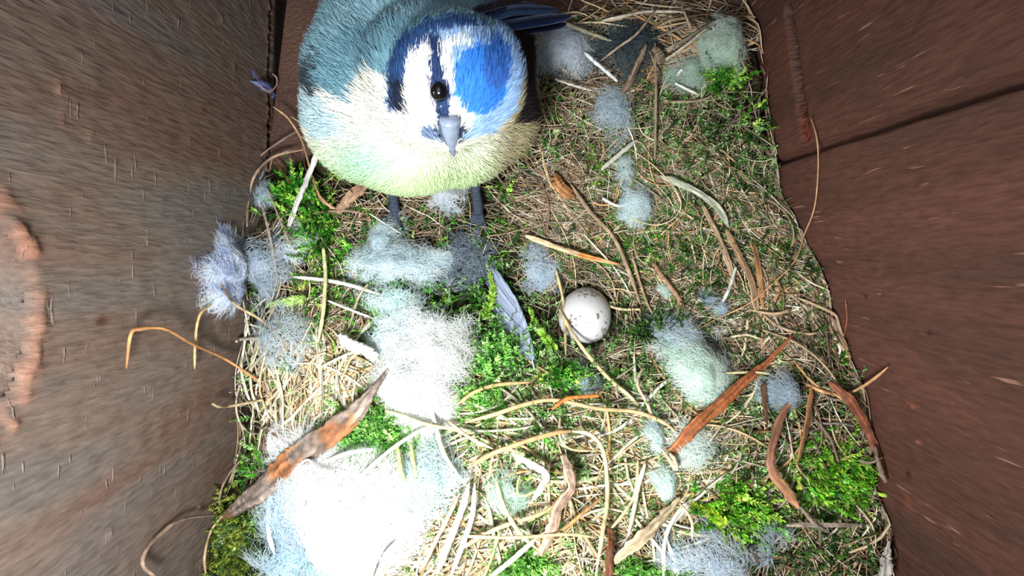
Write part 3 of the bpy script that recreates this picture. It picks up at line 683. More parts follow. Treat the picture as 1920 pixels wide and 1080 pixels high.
stem([(1130, 38, 4), (1170, 30, 4), (1215, 22, 4), (1290, 22, 3)], .8, (196, 188, 172), 'pale straw across the top edge of nest')
stem([(1190, 5, 4), (1245, 12, 4), (1285, 14, 4)], .45, (190, 172, 150), 'thin straw lying along the very top edge')
stem([(1275, 0, 4), (1285, 28, 4), (1298, 60, 4)], .6, (190, 170, 150), 'thin upright straw at the top right edge')
stem([(1040, 148, 4), (1075, 160, 4), (1110, 170, 3)], .7, (210, 204, 190), 'white straw below the bluish down beside the bird')
stem([(1050, 40, 4), (1100, 60, 4), (1150, 78, 3)], 1.0, (160, 158, 130), 'olive straw by the tail of bird')
stem([(1280, 130, 4), (1268, 140, 4)], .9, WHT, 'tiny white chip of straw at upper right', taper=(.8, .8))
stem([(1266, 156, 4), (1286, 166, 4), (1310, 178, 4)], .7, WHT, 'short white straw under the pale mint wool', taper=(.9, .4))
stem([(1390, 112, 3), (1400, 135, 3), (1402, 145, 'R', 1)], .4, TAN, 'small curl of straw at the right wall under the mint wool')
# foreground bark and stalks
stem([(415, 972, 3), (470, 935, 5), (520, 893, 6), (570, 852, 6.5), (625, 808, 6), (668, 770, 6), (700, 730, 5.5), (728, 692, 5)], 5.6, (134, 118, 108), 'long torn grey bark strip with bare orange patches, lying at lower left', name='bark_strip', cat='bark',
     mat='bark', flat=.32, k=10, shape=(.25, .62, .95, 1, .9, .95, .8, .55, .28, .12), patch=[(.27, .42, (140, 92, 60)), (.52, .68, (144, 94, 60)), (.0, .05, (120, 88, 66))], jit=.012, N=90)
stem([(1485, 630, 3), (1440, 678, 5), (1400, 712, 6), (1345, 762, 6), (1300, 805, 5), (1258, 848, 4)], 2.6, (176, 104, 62), 'long reddish-brown bark strip slanting across the right of nest', name='bark_strip', cat='bark', mat='bark', flat=.3,
     shape=(.2, .45, .8, 1, 1, .95, .7), jit=.02, N=36)
stem([(1555, 716, 3), (1590, 748, 4), (1618, 790, 3), (1636, 830, 'R', 1.6), (1652, 868, 'R', 1.6), (1662, 905, 'R', 2)], 2.2, (150, 92, 66), 'brown bark strip bent down along the right wall', name='bark_strip', cat='bark', mat='bark', flat=.4, shape=(.5, .9, 1, .8, .7, .5, .2), jit=.02)
stem([(1512, 720, 3), (1548, 736, 5), (1585, 738, 'R', 5), (1612, 728, 'R', 4), (1642, 708, 'R', 3), (1665, 688, 'R', 1.8)], .75, (206, 156, 110), 'curved tan stalk reaching out over the right wall', taper=(.7, .3), jit=.01)
stem([(1490, 680, 3), (1530, 722, 4), (1570, 742, 4), (1600, 765, 3), (1622, 802, 2)], .6, (196, 150, 96), 'thin tan stalk crossing beneath the curved one at right', jit=.02)
stem([(1500, 730, 3), (1465, 782, 5), (1446, 840, 6), (1450, 885, 6), (1478, 925, 5), (1500, 955, 4)], 2.0, (138, 98, 76), 'curved brown leaf blade at the lower right', name='dry_leaf', cat='leaf', flat=.25, shape=(.3, .8, 1, .8, .9, 1, .3), patch=[(.66, 1.1, (176, 128, 92))])
stem([(1522, 725, 4), (1512, 800, 5), (1495, 872, 4)], 1.3, (150, 106, 74), 'straight brown blade beside the curved leaf at lower right', name='dry_leaf', cat='leaf', flat=.3)
stem([(1430, 720, 5), (1435, 770, 5), (1440, 810, 4)], 1.6, (130, 92, 66), 'dark brown pointed sliver beside the red bark strip', name='bark_strip', cat='bark', mat='bark', flat=.3, shape=(1, .8, .4, .1))
stem([(1142, 1085, 5), (1143, 1040, 6), (1146, 1005, 6), (1132, 985, 5)], 1.5, (112, 68, 44), 'dark reddish-brown sliver at the bottom centre', name='bark_strip', cat='bark', mat='bark', flat=.4, shape=(1, 1, .8, .3))
stem([(1275, 932, 4), (1240, 972, 6), (1200, 1012, 6), (1150, 1055, 5)], 3.0, (186, 166, 136), 'broad pale tan leaf strip at the bottom right of centre', name='leaf_strip', cat='leaf', flat=.16, shape=(.25, .8, 1, .9, .4))
stem([(1055, 850, 5), (1068, 885, 6), (1070, 918, 6), (1048, 950, 6), (1036, 990, 6), (1012, 1042, 5)], 2.3, (204, 172, 148), 'thick pinkish-tan bark piece with a kink near bottom centre', name='bark_strip', cat='bark', mat='bark', flat=.5, shape=(.4, .8, .9, .7, 1, .9, 1, .6))
stem([(962, 852, 5), (1000, 872, 6), (1024, 890, 6), (1015, 915, 6), (994, 942, 5)], 1.4, (200, 192, 174), 'bent pale blade left of the kinked pinkish bark', name='dry_leaf', cat='leaf', flat=.35, taper=(.3, .2))
stem([(858, 758, 4), (890, 735, 5), (930, 722, 5), (998, 716, 4)], .85, (204, 160, 112), 'tan stalk curving right from the large white down', jit=.02)
stem([(872, 792, 4), (930, 776, 5), (985, 758, 5), (1040, 750, 5), (1120, 766, 5), (1190, 772, 5), (1240, 790, 4), (1270, 812, 3)], .95, (206, 176, 130), 'long tan stalk running across the nest below the egg', jit=.02, N=40)
stem([(1035, 768, 5), (1062, 748, 6), (1092, 744, 6), (1122, 742, 5)], .9, (212, 128, 66), 'bright orange straw end below the egg', taper=(.3, .9), jit=.02)
stem([(888, 870, 5), (930, 848, 6), (985, 828, 6), (1040, 812, 6), (1072, 808, 5)], 1.05, (208, 166, 116), 'wavy orange-tan stalk left of centre in the foreground', jit=.03, taper=(.7, .6))
stem([(1072, 808, 5), (1108, 816, 6), (1132, 850, 7), (1139, 930, 7), (1130, 1000, 7), (1116, 1085, 6)], .95, (216, 200, 156), 'long pale stalk bending down to the bottom edge', jit=.02, N=36)
stem([(1050, 780, 5), (1050, 820, 6), (1070, 842, 6), (1120, 846, 5)], .6, (200, 182, 140), 'small curled stalk above the kinked bark', jit=.02)
stem([(722, 770, 5), (760, 782, 6), (800, 796, 6), (856, 806, 5)], .95, (206, 190, 146), 'pale stalk crossing at the lower edge of the white clump', jit=.02)
stem([(798, 800, 6), (740, 838, 7), (690, 880, 8), (655, 915, 8)], .9, (226, 220, 206), 'white straw slanting over the top of largest white down', jit=.02)
stem([(640, 712, 4), (660, 670, 4), (690, 662, 4), (735, 700, 4)], .7, (206, 192, 152), 'arched stalk in the pale tangle left of centre')
stem([(598, 690, 3), (650, 665, 4), (705, 648, 4)], .6, (230, 226, 214), 'fine white straw above the pale tangle')
stem([(1210, 868, 5), (1196, 915, 6), (1190, 950, 6), (1178, 1005, 5)], 1.0, (226, 214, 192), 'near-white stalk pointing down right of bottom centre', jit=.02)
stem([(1196, 862, 5), (1192, 920, 6), (1170, 962, 6), (1140, 998, 5)], .8, (212, 190, 154), 'curved stalk beside the near-white one', jit=.02)
stem([(1275, 945, 5), (1296, 975, 6), (1298, 1012, 5)], .7, (214, 196, 160), 'short curved stalk at the bottom right of centre')
stem([(1255, 850, 5), (1265, 862, 6), (1268, 880, 5), (1240, 840, 5)], .9, (206, 190, 164), 'bent straw knot at the foot of the red bark strip')
stem([(820, 1075, 5), (845, 1010, 6), (868, 950, 7), (880, 905, 6)], 1.4, (222, 212, 198), 'thick white straw rising right of the largest white down', jit=.03)
stem([(846, 1078, 5), (868, 1020, 6), (886, 965, 6), (890, 905, 6)], 1.1, (228, 224, 222), 'second white straw beside the thick one at bottom', jit=.03)
stem([(790, 1070, 5), (830, 990, 6), (862, 925, 6)], .9, (206, 184, 150), 'tan straw on the left of the white pair at the bottom')
stem([(700, 1082, 7), (716, 1040, 8), (742, 1010, 8)], .3, (90, 80, 76), 'fine dark hair over the lower edge of the largest down')
stem([(620, 925, 10), (648, 952, 11), (680, 996, 9)], .3, (120, 108, 100), 'fine dark hair across the middle of the largest down')
stem([(792, 720, 5), (815, 790, 6), (832, 850, 6), (865, 900, 5)], 1.0, (222, 212, 202), 'pale straw running down from the white clump')
stem([(840, 790, 5), (880, 820, 6), (925, 842, 5)], .8, (212, 192, 150), 'tan stalk end right of the white clump')
stem([(770, 830, 5), (778, 880, 6), (780, 900, 5)], .8, (176, 180, 120), 'short olive stem below the white clump')
stem([(745, 835, 5), (752, 880, 6), (760, 905, 5)], .9, (186, 186, 120), 'olive green stem left of the short one')
stem([(930, 900, 5), (945, 950, 6), (975, 1000, 6), (1010, 1032, 5)], .9, (186, 196, 146), 'pale green stem slanting to the bottom centre', jit=.02)
stem([(1005, 1010, 6), (960, 1050, 6), (915, 1085, 5)], 1.1, (206, 206, 180), 'whitish green stem in the bottom middle', jit=.02)
stem([(860, 1005, 5), (960, 1008, 6), (1060, 1002, 6), (1120, 1008, 5)], .7, (196, 180, 136), 'flat lying straw near the bottom edge', jit=.02)
stem([(860, 1032, 5), (930, 992, 6), (1010, 965, 6), (1052, 940, 5)], .9, (200, 176, 132), 'long curved straw near bottom left of the kinked bark', jit=.02)
stem([(1050, 998, 5), (1090, 965, 6), (1138, 925, 5)], .8, (202, 160, 104), 'orange-tan straw right of the kinked bark', jit=.02)
stem([(975, 890, 5), (970, 915, 6), (982, 930, 6), (1050, 900, 5)], .55, (186, 200, 130), 'thin green loop left of the kinked bark', jit=.02)
stem([(1660, 1085, 3), (1662, 1050, 4), (1667, 1015, 3)], 2.6, (176, 168, 160), 'pale grey wood splinter in the bottom right corner', name='wood_splinter', cat='splinter', mat='bark', flat=.4, shape=(1, .8, .15))
stem([(1475, 985, 4), (1540, 984, 5), (1620, 986, 4)], .9, (166, 150, 134), 'straight grey-brown twig at the lower right', name='twig', cat='twig', mat='bark')
stem([(1500, 950, 4), (1530, 985, 5), (1560, 1000, 4)], .7, (150, 136, 124), 'thin grey twig crossing the straight one at lower right', name='twig', cat='twig', mat='bark')
stem([(1640, 835, 'R', 2), (1645, 860, 'R', 3), (1652, 885, 'R', 3), (1660, 905, 'R', 2)], 1.0, (176, 156, 136), 'knobbly pale root piece against the right wall', name='rootlet', cat='root', mat='bark', jit=.12)
stem([(1605, 862, 'R', 5), (1630, 868, 'R', 4), (1655, 858, 'R', 2)], .5, (150, 130, 116), 'thin side root beside the knobbly piece', name='rootlet', cat='root', mat='bark')
stem([(1355, 700, 6), (1415, 698, 6), (1445, 702, 5)], .55, (196, 180, 140), 'tan strand right of the mint wool clump')
stem([(1370, 632, 3), (1400, 628, 4), (1428, 636, 3)], .6, (206, 190, 156), 'pale curved strand above the mint wool clump')
stem([(1280, 632, 3), (1310, 638, 4), (1335, 650, 4), (1350, 655, 3)], .45, (104, 84, 74), 'dark thin strand over the bluish down by the mint wool')
stem([(1205, 690, 4), (1195, 720, 5), (1215, 760, 5), (1225, 790, 4)], .8, (206, 188, 160), 'short stalk left of the mint wool clump')
stem([(635, 628, 5), (660, 648, 6), (682, 655, 6), (706, 672, 5)], 2.6, (236, 232, 230), 'thick white feather shaft beside the white clump', name='quill', cat='quill', mat='quill', flat=.55, taper=(.4, .9))
stem([(545, 890, 7), (575, 862, 8), (596, 880, 9), (625, 885, 9)], .6, (238, 240, 244), 'white quill edge at the top of the largest down', name='quill', cat='quill', mat='quill', taper=(.6, .6))
stem([(600, 870, 6), (650, 850, 7), (700, 843, 6)], .9, (236, 236, 232), 'white straw above the largest white down', taper=(.6, .6))
stem([(510, 905, 5), (503, 990, 6), (515, 1040, 6)], 1.2, (206, 220, 232), 'bluish white quill at the left side of the largest down', name='quill', cat='quill', mat='quill')
stem([(472, 795, 3), (515, 815, 4), (545, 840, 3)], .7, (126, 104, 88), 'brown twig crossing the small white down at left', name='twig', cat='twig', mat='bark')

# many more stalks, each its own object and its own description
LAND = [((1098, 590), 'the egg'), ((945, 600), 'the slate-grey feather'), ((650, 960), 'the largest white down'), ((785, 720), 'the white centre-left clump'), ((1312, 700), 'the mint wool clump'), ((600, 820), 'the long bark strip'),
        ((1370, 740), 'the red bark strip'), ((1190, 385), 'the blue-white cup tuft'), ((1010, 500), 'the round down tuft'), ((745, 490), 'the wide tuft by the feet'), ((425, 520), 'the down on the left wall'),
        ((1352, 80), 'the top wool clump'), ((1185, 90), 'the dark slate fluff'), ((1060, 95), 'the down beside the bird'), ((1048, 940), 'the kinked bark piece'), ((1215, 1000), 'the broad tan leaf strip'), ((1248, 908), 'the mint wool scrap'),
        ((1470, 880), 'the curved grass blade'), ((1560, 885), 'the lime moss at lower right'), ((1590, 730), 'the stalk reaching over the wall'), ((1080, 480), 'the orange-ended straw'), ((1305, 365), 'the grey-green blade'),
        ((1410, 520), 'the broad brown blade'), ((1092, 744), 'the orange straw end'), ((605, 550), 'the upright green stem'), ((955, 925), 'the green tinted haze'), ((850, 1000), 'the thick white straws'), ((515, 822), 'the small white down scrap'),
        ((1140, 215), 'the pale grey plume'), ((1230, 180), 'the upright brownish stem'), ((1470, 735), 'the small grey tuft'), ((1143, 1040), 'the dark sliver at the bottom'), ((1000, 870), 'the bent pale blade'), ((700, 805), 'the lime moss cushion'),
        ((1540, 985), 'the straight grey twig'), ((895, 400), 'the right foot of the bird'), ((1120, 850), 'the small curled stalk'), ((1246, 548), 'the tiny mint scrap'), ((1640, 860), 'the knobbly root piece')]
USED = {}
def describe(P, w, wr, tone, kind):
    px, py = PX(P); cx, cy = float(px.mean()), float(py.mean())
    nd = sorted(((cx-l[0][0])**2+(cy-l[0][1])**2, l) for l in LAND)
    ex, ey = px[-1]-px[0], py[-1]-py[0]; ang = abs(math.degrees(math.atan2(ey, ex))) % 180
    ori = 'level' if ang < 22 or ang > 158 else ('upright' if 68 < ang < 112 else 'slanting')
    Lp = np.hypot(np.diff(px), np.diff(py)).sum(); st = 'straight' if np.hypot(ex, ey) > .93*Lp else ('gently curved' if np.hypot(ex, ey) > .78*Lp else 'strongly curved')
    thick = 'thick' if w > wr[0]+.62*(wr[1]-wr[0]) else 'thin'
    size = 'long' if Lp > 170 else 'short'
    for _, (c, nm) in nd[:3]:
        dx, dy = cx-c[0], cy-c[1]
        rel = 'right of' if dx > abs(dy) else ('left of' if -dx > abs(dy) else ('below' if dy > 0 else 'above'))
        for adj in ((size, tone), (size, tone, ori), (size, st, tone, ori), (size, thick, st, tone, ori)):
            lab = ' '.join(adj)+' '+kind+' just '+rel+' '+nm
            if len(lab.split()) <= 16 and lab not in USED: USED[lab] = 1; return lab
    return lab
def scatter(count, zone, wr, Lr, lift, pal, name, label, group, seed, cvs=1.0, dom=None):
    r = np.random.default_rng(seed); made = 0
    protos = {}
    while made < count:
        cx, cy, rx_, ry_ = zone[r.integers(len(zone))]
        px = np.array([cx+rx_*r.uniform(-1, 1)]); py = np.array([cy+ry_*r.uniform(-1, 1)])
        a = r.uniform(0, 6.28) if dom is None else math.radians(dom)+r.normal(0, .5)
        P = strand_paths(px, py, np.array([a]), np.array([r.uniform(*Lr)]), np.array([r.normal(0, cvs)]), np.array([r.uniform(*lift)]), 9, r)[0]
        if np.hypot(P[:, 0]-EGG[0], P[:, 1]-EGG[1]).min() < 7.3: continue
        if (P[:, 2].max()-Hq(P[4, 0], P[4, 1])) > 9 or P[4, 1] > ytop(P[4, 0]): continue
        P = spline(P, 18); t = np.linspace(0, 1, 18)
        w = r.uniform(*wr); R = w/2*np.clip(np.minimum(.35+t*6, .35+(1-t)*5), 0, 1)
        c = np.array(pal[r.integers(len(pal))], float)*r.uniform(.85, 1.12)
        lum, sat = c.mean(), (c.max()-c.min())/c.max()
        tone = 'olive' if c[1] >= c[0] else ('pale' if lum > 185 else ('grey-brown' if sat < .3 and lum < 160 else ('brown' if lum < 135 else 'tan')))
        mb = MB(); tubes(mb, P[None], R[None], 5, r.uniform(.4, .9), [r.uniform(-.4, .4)], (c[None]*(1+r.normal(0, .05, (18, 1))))[None])
        tag(mb.build(name, M['strand'], origin=P[0]), describe(P, w, wr, tone, label), 'stalk', group)
        made += 1
scatter(95, [(1000, 930, 320, 150), (1000, 780, 260, 70)], (.45, .95), (16, 40), (1.2, 3.6), (TAN, PALE, (200, 172, 134), (214, 202, 168), (226, 222, 206), GRY, OLV), 'grass_stalk', 'stalk', 'stalks criss-crossing on the front rim', 31, 1.1)
scatter(50, [(620, 720, 100, 80), (520, 700, 50, 100)], (.4, .75), (9, 24), (1.2, 3.2), (TAN, PALE, (216, 206, 176), (200, 196, 160), GRY), 'grass_stalk', 'stalk', 'stalks in the matted tangle at left', 32, 1.3, 70)
scatter(55, [(1250, 400, 170, 160), (1420, 500, 70, 120), (1050, 400, 80, 90)], (.28, .6), (9, 24), (.8, 2.2), (TAN, GRY, (176, 146, 112), (150, 118, 90), (206, 186, 146)), 'grass_straw', 'straw', 'straws lining the nest cup', 33, 1.2)
scatter(38, [(1230, 110, 110, 90), (1300, 50, 70, 40)], (.4, .9), (10, 24), (1.0, 3.0), (GRY, (166, 146, 124), (190, 176, 156), (136, 112, 92)), 'grass_stalk', 'stalk', 'stalks heaped at the top right', 34, .6, 10)
scatter(36, [(1480, 980, 130, 80), (1560, 800, 60, 100), (1500, 620, 80, 50)], (.3, .75), (8, 22), (1.0, 3.2), (GRY, (146, 120, 98), (120, 98, 84), (176, 150, 120)), 'rootlet', 'rootlet', 'rootlets tangled at the lower right', 35, .9)

# ---------------------------------------------------------------- down and feathers
def down(cx, cy, rx_, ry_, n, dome, Lr, cols, label, name='down_tuft', cat='down', lift=1.5, hw=.042, core=.0, seed=0, wall=None, curl=1.4, angc=None):
    """a tuft of down: many little plumes, each a soft shaft with curling barbs, lying over one another"""
    r = np.random.default_rng(seed+int(cx*7+cy))
    wl = wall is not None
    c0 = ray_wall(cx, cy, LX0+wall, LX1+wall) if wl else S(cx, cy, lift)
    if wl: ax, ay = 7.5, np.linalg.norm(ray_wall(cx, cy-ry_, LX0+wall, LX1+wall)-c0)
    else: ax, ay = np.linalg.norm(S(cx+rx_, cy, lift)-c0), np.linalg.norm(S(cx, cy-ry_, lift)-c0)
    if not wl: ax = max(ax, rx_/9.5); ax = min(ax, rx_/6.0); ay = min(max(ay, ry_/9.5), ry_/6.0)
    nb = 34; K = max(4, int(n*1.7/nb))
    d = np.sqrt(r.random(K))*.85; th = r.uniform(0, 2*math.pi, K)
    ph = r.uniform(0, 6.28, 4)
    wob = lambda a: 1+.30*np.sin(2*a+ph[0])+.26*np.sin(3*a+ph[1])+.16*np.sin(5*a+ph[2])
    d = d*wob(th); u, v = d*np.cos(th)*ax, d*np.sin(th)*ay
    mL = .5*(Lr[0]+Lr[1])
    fa = r.uniform(0, 6.28, K)
    if angc is not None: fa = np.where(r.random(K) < .7, math.radians(angc)+r.normal(0, .4, K)+math.pi*(r.random(K) < .3), fa)
    RL = r.uniform(*Lr, K)*.8
    # barbs: position along their plume, side, own angle
    s = r.random((K, nb)); side = np.where(r.random((K, nb)) < .5, 1., -1.)
    bend = r.normal(0, .8, (K, 1))
    ca = fa[:, None]+bend*s
    x0 = u[:, None]+np.cos(fa[:, None]+bend*s*.5)*RL[:, None]*(s-.4); y0 = v[:, None]+np.sin(fa[:, None]+bend*s*.5)*RL[:, None]*(s-.4)
    ba = ca+side*r.uniform(.25, 1.25, (K, nb)); BL = r.uniform(.35, 1.0, (K, nb))*mL*(1-.45*s)
    N = 7; t = np.linspace(0, 1, N)
    cu = r.normal(0, curl, (K, nb))-side*.5
    aa = ba[..., None]+cu[..., None]*t+r.normal(0, .16, (K, nb, N)).cumsum(2)
    st = (BL/(N-1))[..., None]
    X = x0[..., None]+np.cumsum(np.cos(aa)*st, 2); Y = y0[..., None]+np.cumsum(np.sin(aa)*st, 2)
    X = X.reshape(-1, N); Y = Y.reshape(-1, N); m = len(X)
    rho = np.hypot(X/ax, Y/ay)
    lvl = r.random((m, 1))**.7
    hgt = dome*np.clip(1-(rho/1.25)**2, 0, 1)*lvl*(1+.5*(vnoise(X/2.2+seed, Y/2.2, 9)-.5))+r.uniform(0, .5, (m, 1))+np.sin(t*2)[None]*r.normal(.15, .35, (m, 1))
    if wl:
        Yw = c0[1]+Y; P = np.stack([np.maximum(c0[0]-wall*.6+hgt*.8, lx(Yw)+.25), Yw, np.maximum(c0[2]+X, .5)], -1)
    else:
        Xw = c0[0]+X; Yw = c0[1]+Y; Xw = np.clip(Xw, lx(Yw)+.3, rx(Yw)-.5); Yw = np.maximum(Yw, YF+1)
        P = np.stack([Xw, Yw, Hq(Xw, Yw)*.6+.4*float(Hq(c0[0], c0[1]))*1.0+lift*np.clip(1.15-rho*.6, .3, 1)+hgt], -1)
        P[..., 2] = np.maximum(P[..., 2], Hq(Xw, Yw)+.1)
    R = hw*r.uniform(.6, 1.25, (m, 1))*np.array([1, 1, .95, .9, .75, .6, .3])[None]
    c = np.array(cols, float)[r.integers(0, len(cols), K)]*r.uniform(.95, 1.05, (K, 1)); c = np.repeat(c, nb, 0)
    T = norm(P[:, 1:]-P[:, :-1]); T = np.concatenate([T, T[:, -1:]], 1)
    view = norm((np.array([0.8, 0.05, .6]) if wl else np.array([0.1, 0.05, 1.0]))+r.normal(0, .35, (m, 1, 3)))
    mb = MB(); ribbons(mb, P, R, c, np.cross(T, view))
    if core:
        q_ = 26; rr_ = np.linspace(0, 1, q_); ua = np.linspace(0, 2*math.pi, 41)[:-1]
        RR, UA = np.meshgrid(rr_, ua, indexing='ij'); w = core*.85*wob(UA)*(1+.12*np.sin(UA*9+seed)+.08*np.sin(UA*17))
        X, Y = RR*np.cos(UA)*w*ax, RR*np.sin(UA)*w*ay
        hh = dome*.6*(1-RR**2)+1.0*(vnoise(X/2.0, Y/2.0, 71)-.5)+.9*(vnoise(X/.8+3, Y/.8, 72)-.5)-1.2*RR**6
        if wl: V = np.stack([c0[0]-wall*.6+hh*.8, c0[1]+Y, c0[2]+X], -1)
        else:
            V = np.stack([c0[0]+X, c0[1]+Y, Hq(c0[0]+X, c0[1]+Y)*.6+.4*float(Hq(c0[0], c0[1]))+lift*.7+hh], -1)
            V[..., 2] = np.maximum(V[..., 2], Hq(c0[0]+X, c0[1]+Y)+.1)
        idx = np.arange(q_*40).reshape(q_, 40); nx = np.roll(idx, -1, 1)
        mb.add(V.reshape(-1, 3), np.stack([idx[:-1], nx[:-1], nx[1:], idx[1:]], -1).reshape(-1, 4), None, np.array(cols[0], float))
    return tag(mb.build(name, M['down'], origin=c0), label, cat)
BW = [(238, 244, 252), (246, 249, 253), (222, 236, 250)]; WH = [(246, 246, 244), (235, 238, 240), (250, 250, 248)]; GB = [(208, 220, 232), (224, 233, 241), (190, 206, 222)]
MINT = [(234, 246, 242), (242, 249, 247), (222, 240, 234)]; GRD = [(130, 142, 156), (112, 124, 140), (160, 172, 185)]
down(428, 515, 60, 72, 4200, 5, (2.5, 7), BW+[(180, 190, 235)], 'bluish-white fluffy down tuft clinging to the left wall', wall=3, lift=2, core=.62, seed=1)
down(495, 500, 50, 55, 1100, 4, (3, 7), GB, 'grey-blue wispy down between the wall tuft and the moss', seed=2, lift=3)
down(550, 462, 38, 30, 260, 3, (3, 7), BW, 'sparse blue-white down wisp over the moss at left', seed=3, lift=3)
down(490, 362, 26, 28, 300, 2.5, (2, 5), GB, 'small grey down wisp by the bare upper left corner', seed=4, lift=2)
down(745, 492, 88, 34, 2500, 3.5, (3, 8), [(226, 238, 244), (240, 246, 248), (208, 226, 236)], 'wide blue-white down tuft in front of the bird feet', seed=5, lift=3, core=.45)
down(718, 450, 26, 38, 700, 4, (3, 8), [(216, 234, 242), (236, 242, 246)], 'upright wisp of down rising to the left foot', seed=6, lift=4, angc=80)
down(866, 500, 40, 52, 500, 3, (4, 10), GRD, 'grey hair-like down right of the wide tuft', seed=7, lift=2, angc=70, hw=.07)
down(840, 368, 40, 24, 520, 3, (2, 6), BW, 'thin white down wisp between the bird legs', seed=8, lift=3)
down(1010, 502, 40, 40, 1000, 3, (2, 6), GB, 'round grey-blue down tuft left above the egg', seed=9, lift=2)
down(1058, 95, 52, 46, 1900, 5, (3, 8), BW+GB[:1], 'bluish-white down tuft right beside the bird', seed=10, lift=4, core=.35)
down(1192, 385, 34, 36, 1400, 3.5, (2, 5.5), [(232, 244, 248), (244, 249, 250), (214, 234, 240)], 'bright blue-white down tuft in the middle of the cup', seed=11, lift=3.5, core=.6)
down(1172, 325, 24, 34, 420, 2.5, (2, 6), MINT+GB, 'mint tinted down wisp above the bright cup tuft', seed=12, lift=2)
down(1150, 215, 34, 48, 800, 3, (3, 8), [(200, 216, 230), (222, 234, 240)], 'pale grey down plume in the upper middle of nest', seed=13, lift=3, angc=90)
down(1185, 90, 70, 50, 700, 2, (5, 12), [(84, 98, 108), (104, 118, 126), (70, 84, 92)], 'dark slate feather fluff at the top of the nest', seed=14, lift=3, angc=25, hw=.07)
down(1356, 84, 40, 56, 2400, 5, (2, 5), [(222, 236, 226), (234, 243, 236), (206, 226, 216)], 'pale green wool clump against the right wall at the top', name='wool_clump', cat='wool', seed=15, lift=3, core=.8)
down(1290, 138, 44, 36, 900, 2.5, (2, 6), [(206, 226, 214), (220, 234, 226), (190, 214, 202)], 'thin greenish wool patch left of the top wool clump', name='wool_clump', cat='wool', seed=16, lift=3)
down(785, 712, 92, 104, 6500, 5, (3, 9), WH, 'bright white down clump at the centre left, longer than wide', seed=17, lift=4, core=.78, angc=-50)
down(755, 645, 70, 56, 1300, 4, (4, 10), [(215, 236, 242), (232, 244, 248), (200, 230, 236)], 'bluish haze of down above the bright white clump', seed=18, lift=4)
down(650, 965, 135, 108, 7500, 8, (5, 14), WH, 'largest white down feather mass at the bottom left', seed=19, lift=5, core=.88)
down(560, 960, 60, 100, 1100, 4, (6, 16), [(205, 226, 240), (228, 238, 246)], 'bluish-white plume on the left edge of the largest mass', seed=20, lift=7, angc=65, curl=.4)
down(560, 1062, 90, 36, 1300, 4, (4, 12), [(210, 234, 244), (226, 242, 246), (214, 232, 248)], 'blue tinted down fringe at the bottom edge on left', seed=21, lift=5)
down(800, 900, 70, 70, 900, 4, (4, 10), [(212, 234, 238), (226, 240, 244)], 'faint bluish down right of the largest white mass', seed=22, lift=4)
down(1312, 700, 62, 50, 2700, 5, (2.5, 7), [(240, 252, 246), (248, 253, 250), (222, 246, 234)], 'pale mint wool clump at the right of nest', name='wool_clump', cat='wool', seed=23, lift=6, core=.75)
down(1290, 640, 60, 30, 900, 3, (3, 8), GB, 'grey-blue down above the mint wool clump', seed=24, lift=3)
down(1470, 735, 34, 34, 900, 3, (2, 6), [(196, 210, 220), (216, 226, 232), (176, 192, 202)], 'small grey down tuft right of the red bark strip', seed=25, lift=4, core=.4)
down(1248, 908, 24, 34, 800, 2.5, (1.5, 4), MINT, 'small mint wool scrap at the bottom right of centre', name='wool_clump', cat='wool', seed=26, lift=4, core=.7)
down(1228, 820, 20, 34, 500, 2.5, (1.5, 4), MINT+GB[:1], 'tiny mint wool scrap left of the red bark foot', name='wool_clump', cat='wool', seed=27, lift=4, core=.5)
down(1300, 850, 60, 40, 500, 2.5, (3, 8), MINT, 'loose mint threads right below the red bark strip', name='wool_clump', cat='wool', seed=28, lift=3)
down(1246, 548, 15, 14, 330, 1.5, (1, 2.5), MINT, 'tiny mint wool scrap right of the egg', name='wool_clump', cat='wool', seed=29, lift=2, core=.7)
down(955, 925, 48, 42, 450, 3, (2, 6), [(216, 240, 228), (230, 246, 238), (204, 232, 218)], 'green tinted down haze at left of the kinked bark', seed=30, lift=4)
down(515, 822, 16, 24, 520, 3, (1.5, 4), WH, 'small white down scrap left of the bark strip', seed=31, lift=3, core=.8)
down(530, 640, 70, 60, 500, 3, (4, 9), [(196, 214, 226), (215, 226, 230)], 'thin bluish threads of down over the left tangle', seed=32, lift=3)
down(1350, 1050, 90, 40, 900, 2.5, (3, 8), GB, 'bluish-grey down haze along the bottom at right', seed=33, lift=4)
down(1345, 575, 24, 20, 300, 2, (2, 4), GB, 'small bluish-grey wisp on the right slope', seed=34, lift=3)
down(1090, 715, 40, 22, 380, 2, (2, 5), GB, 'little grey-blue wisp below the egg', seed=35, lift=3)
down(750, 560, 70, 35, 520, 3, (3, 8), [(214, 236, 238), (230, 243, 246)], 'turquoise tinted down haze left of the grey feather', seed=36, lift=3)
down(495, 160, 12, 9, 200, 1.5, (1, 2.6), [(190, 200, 240), (150, 165, 235)], 'tiny blue-white tuft caught in the dark slot', seed=37, wall=1.5, core=.5)

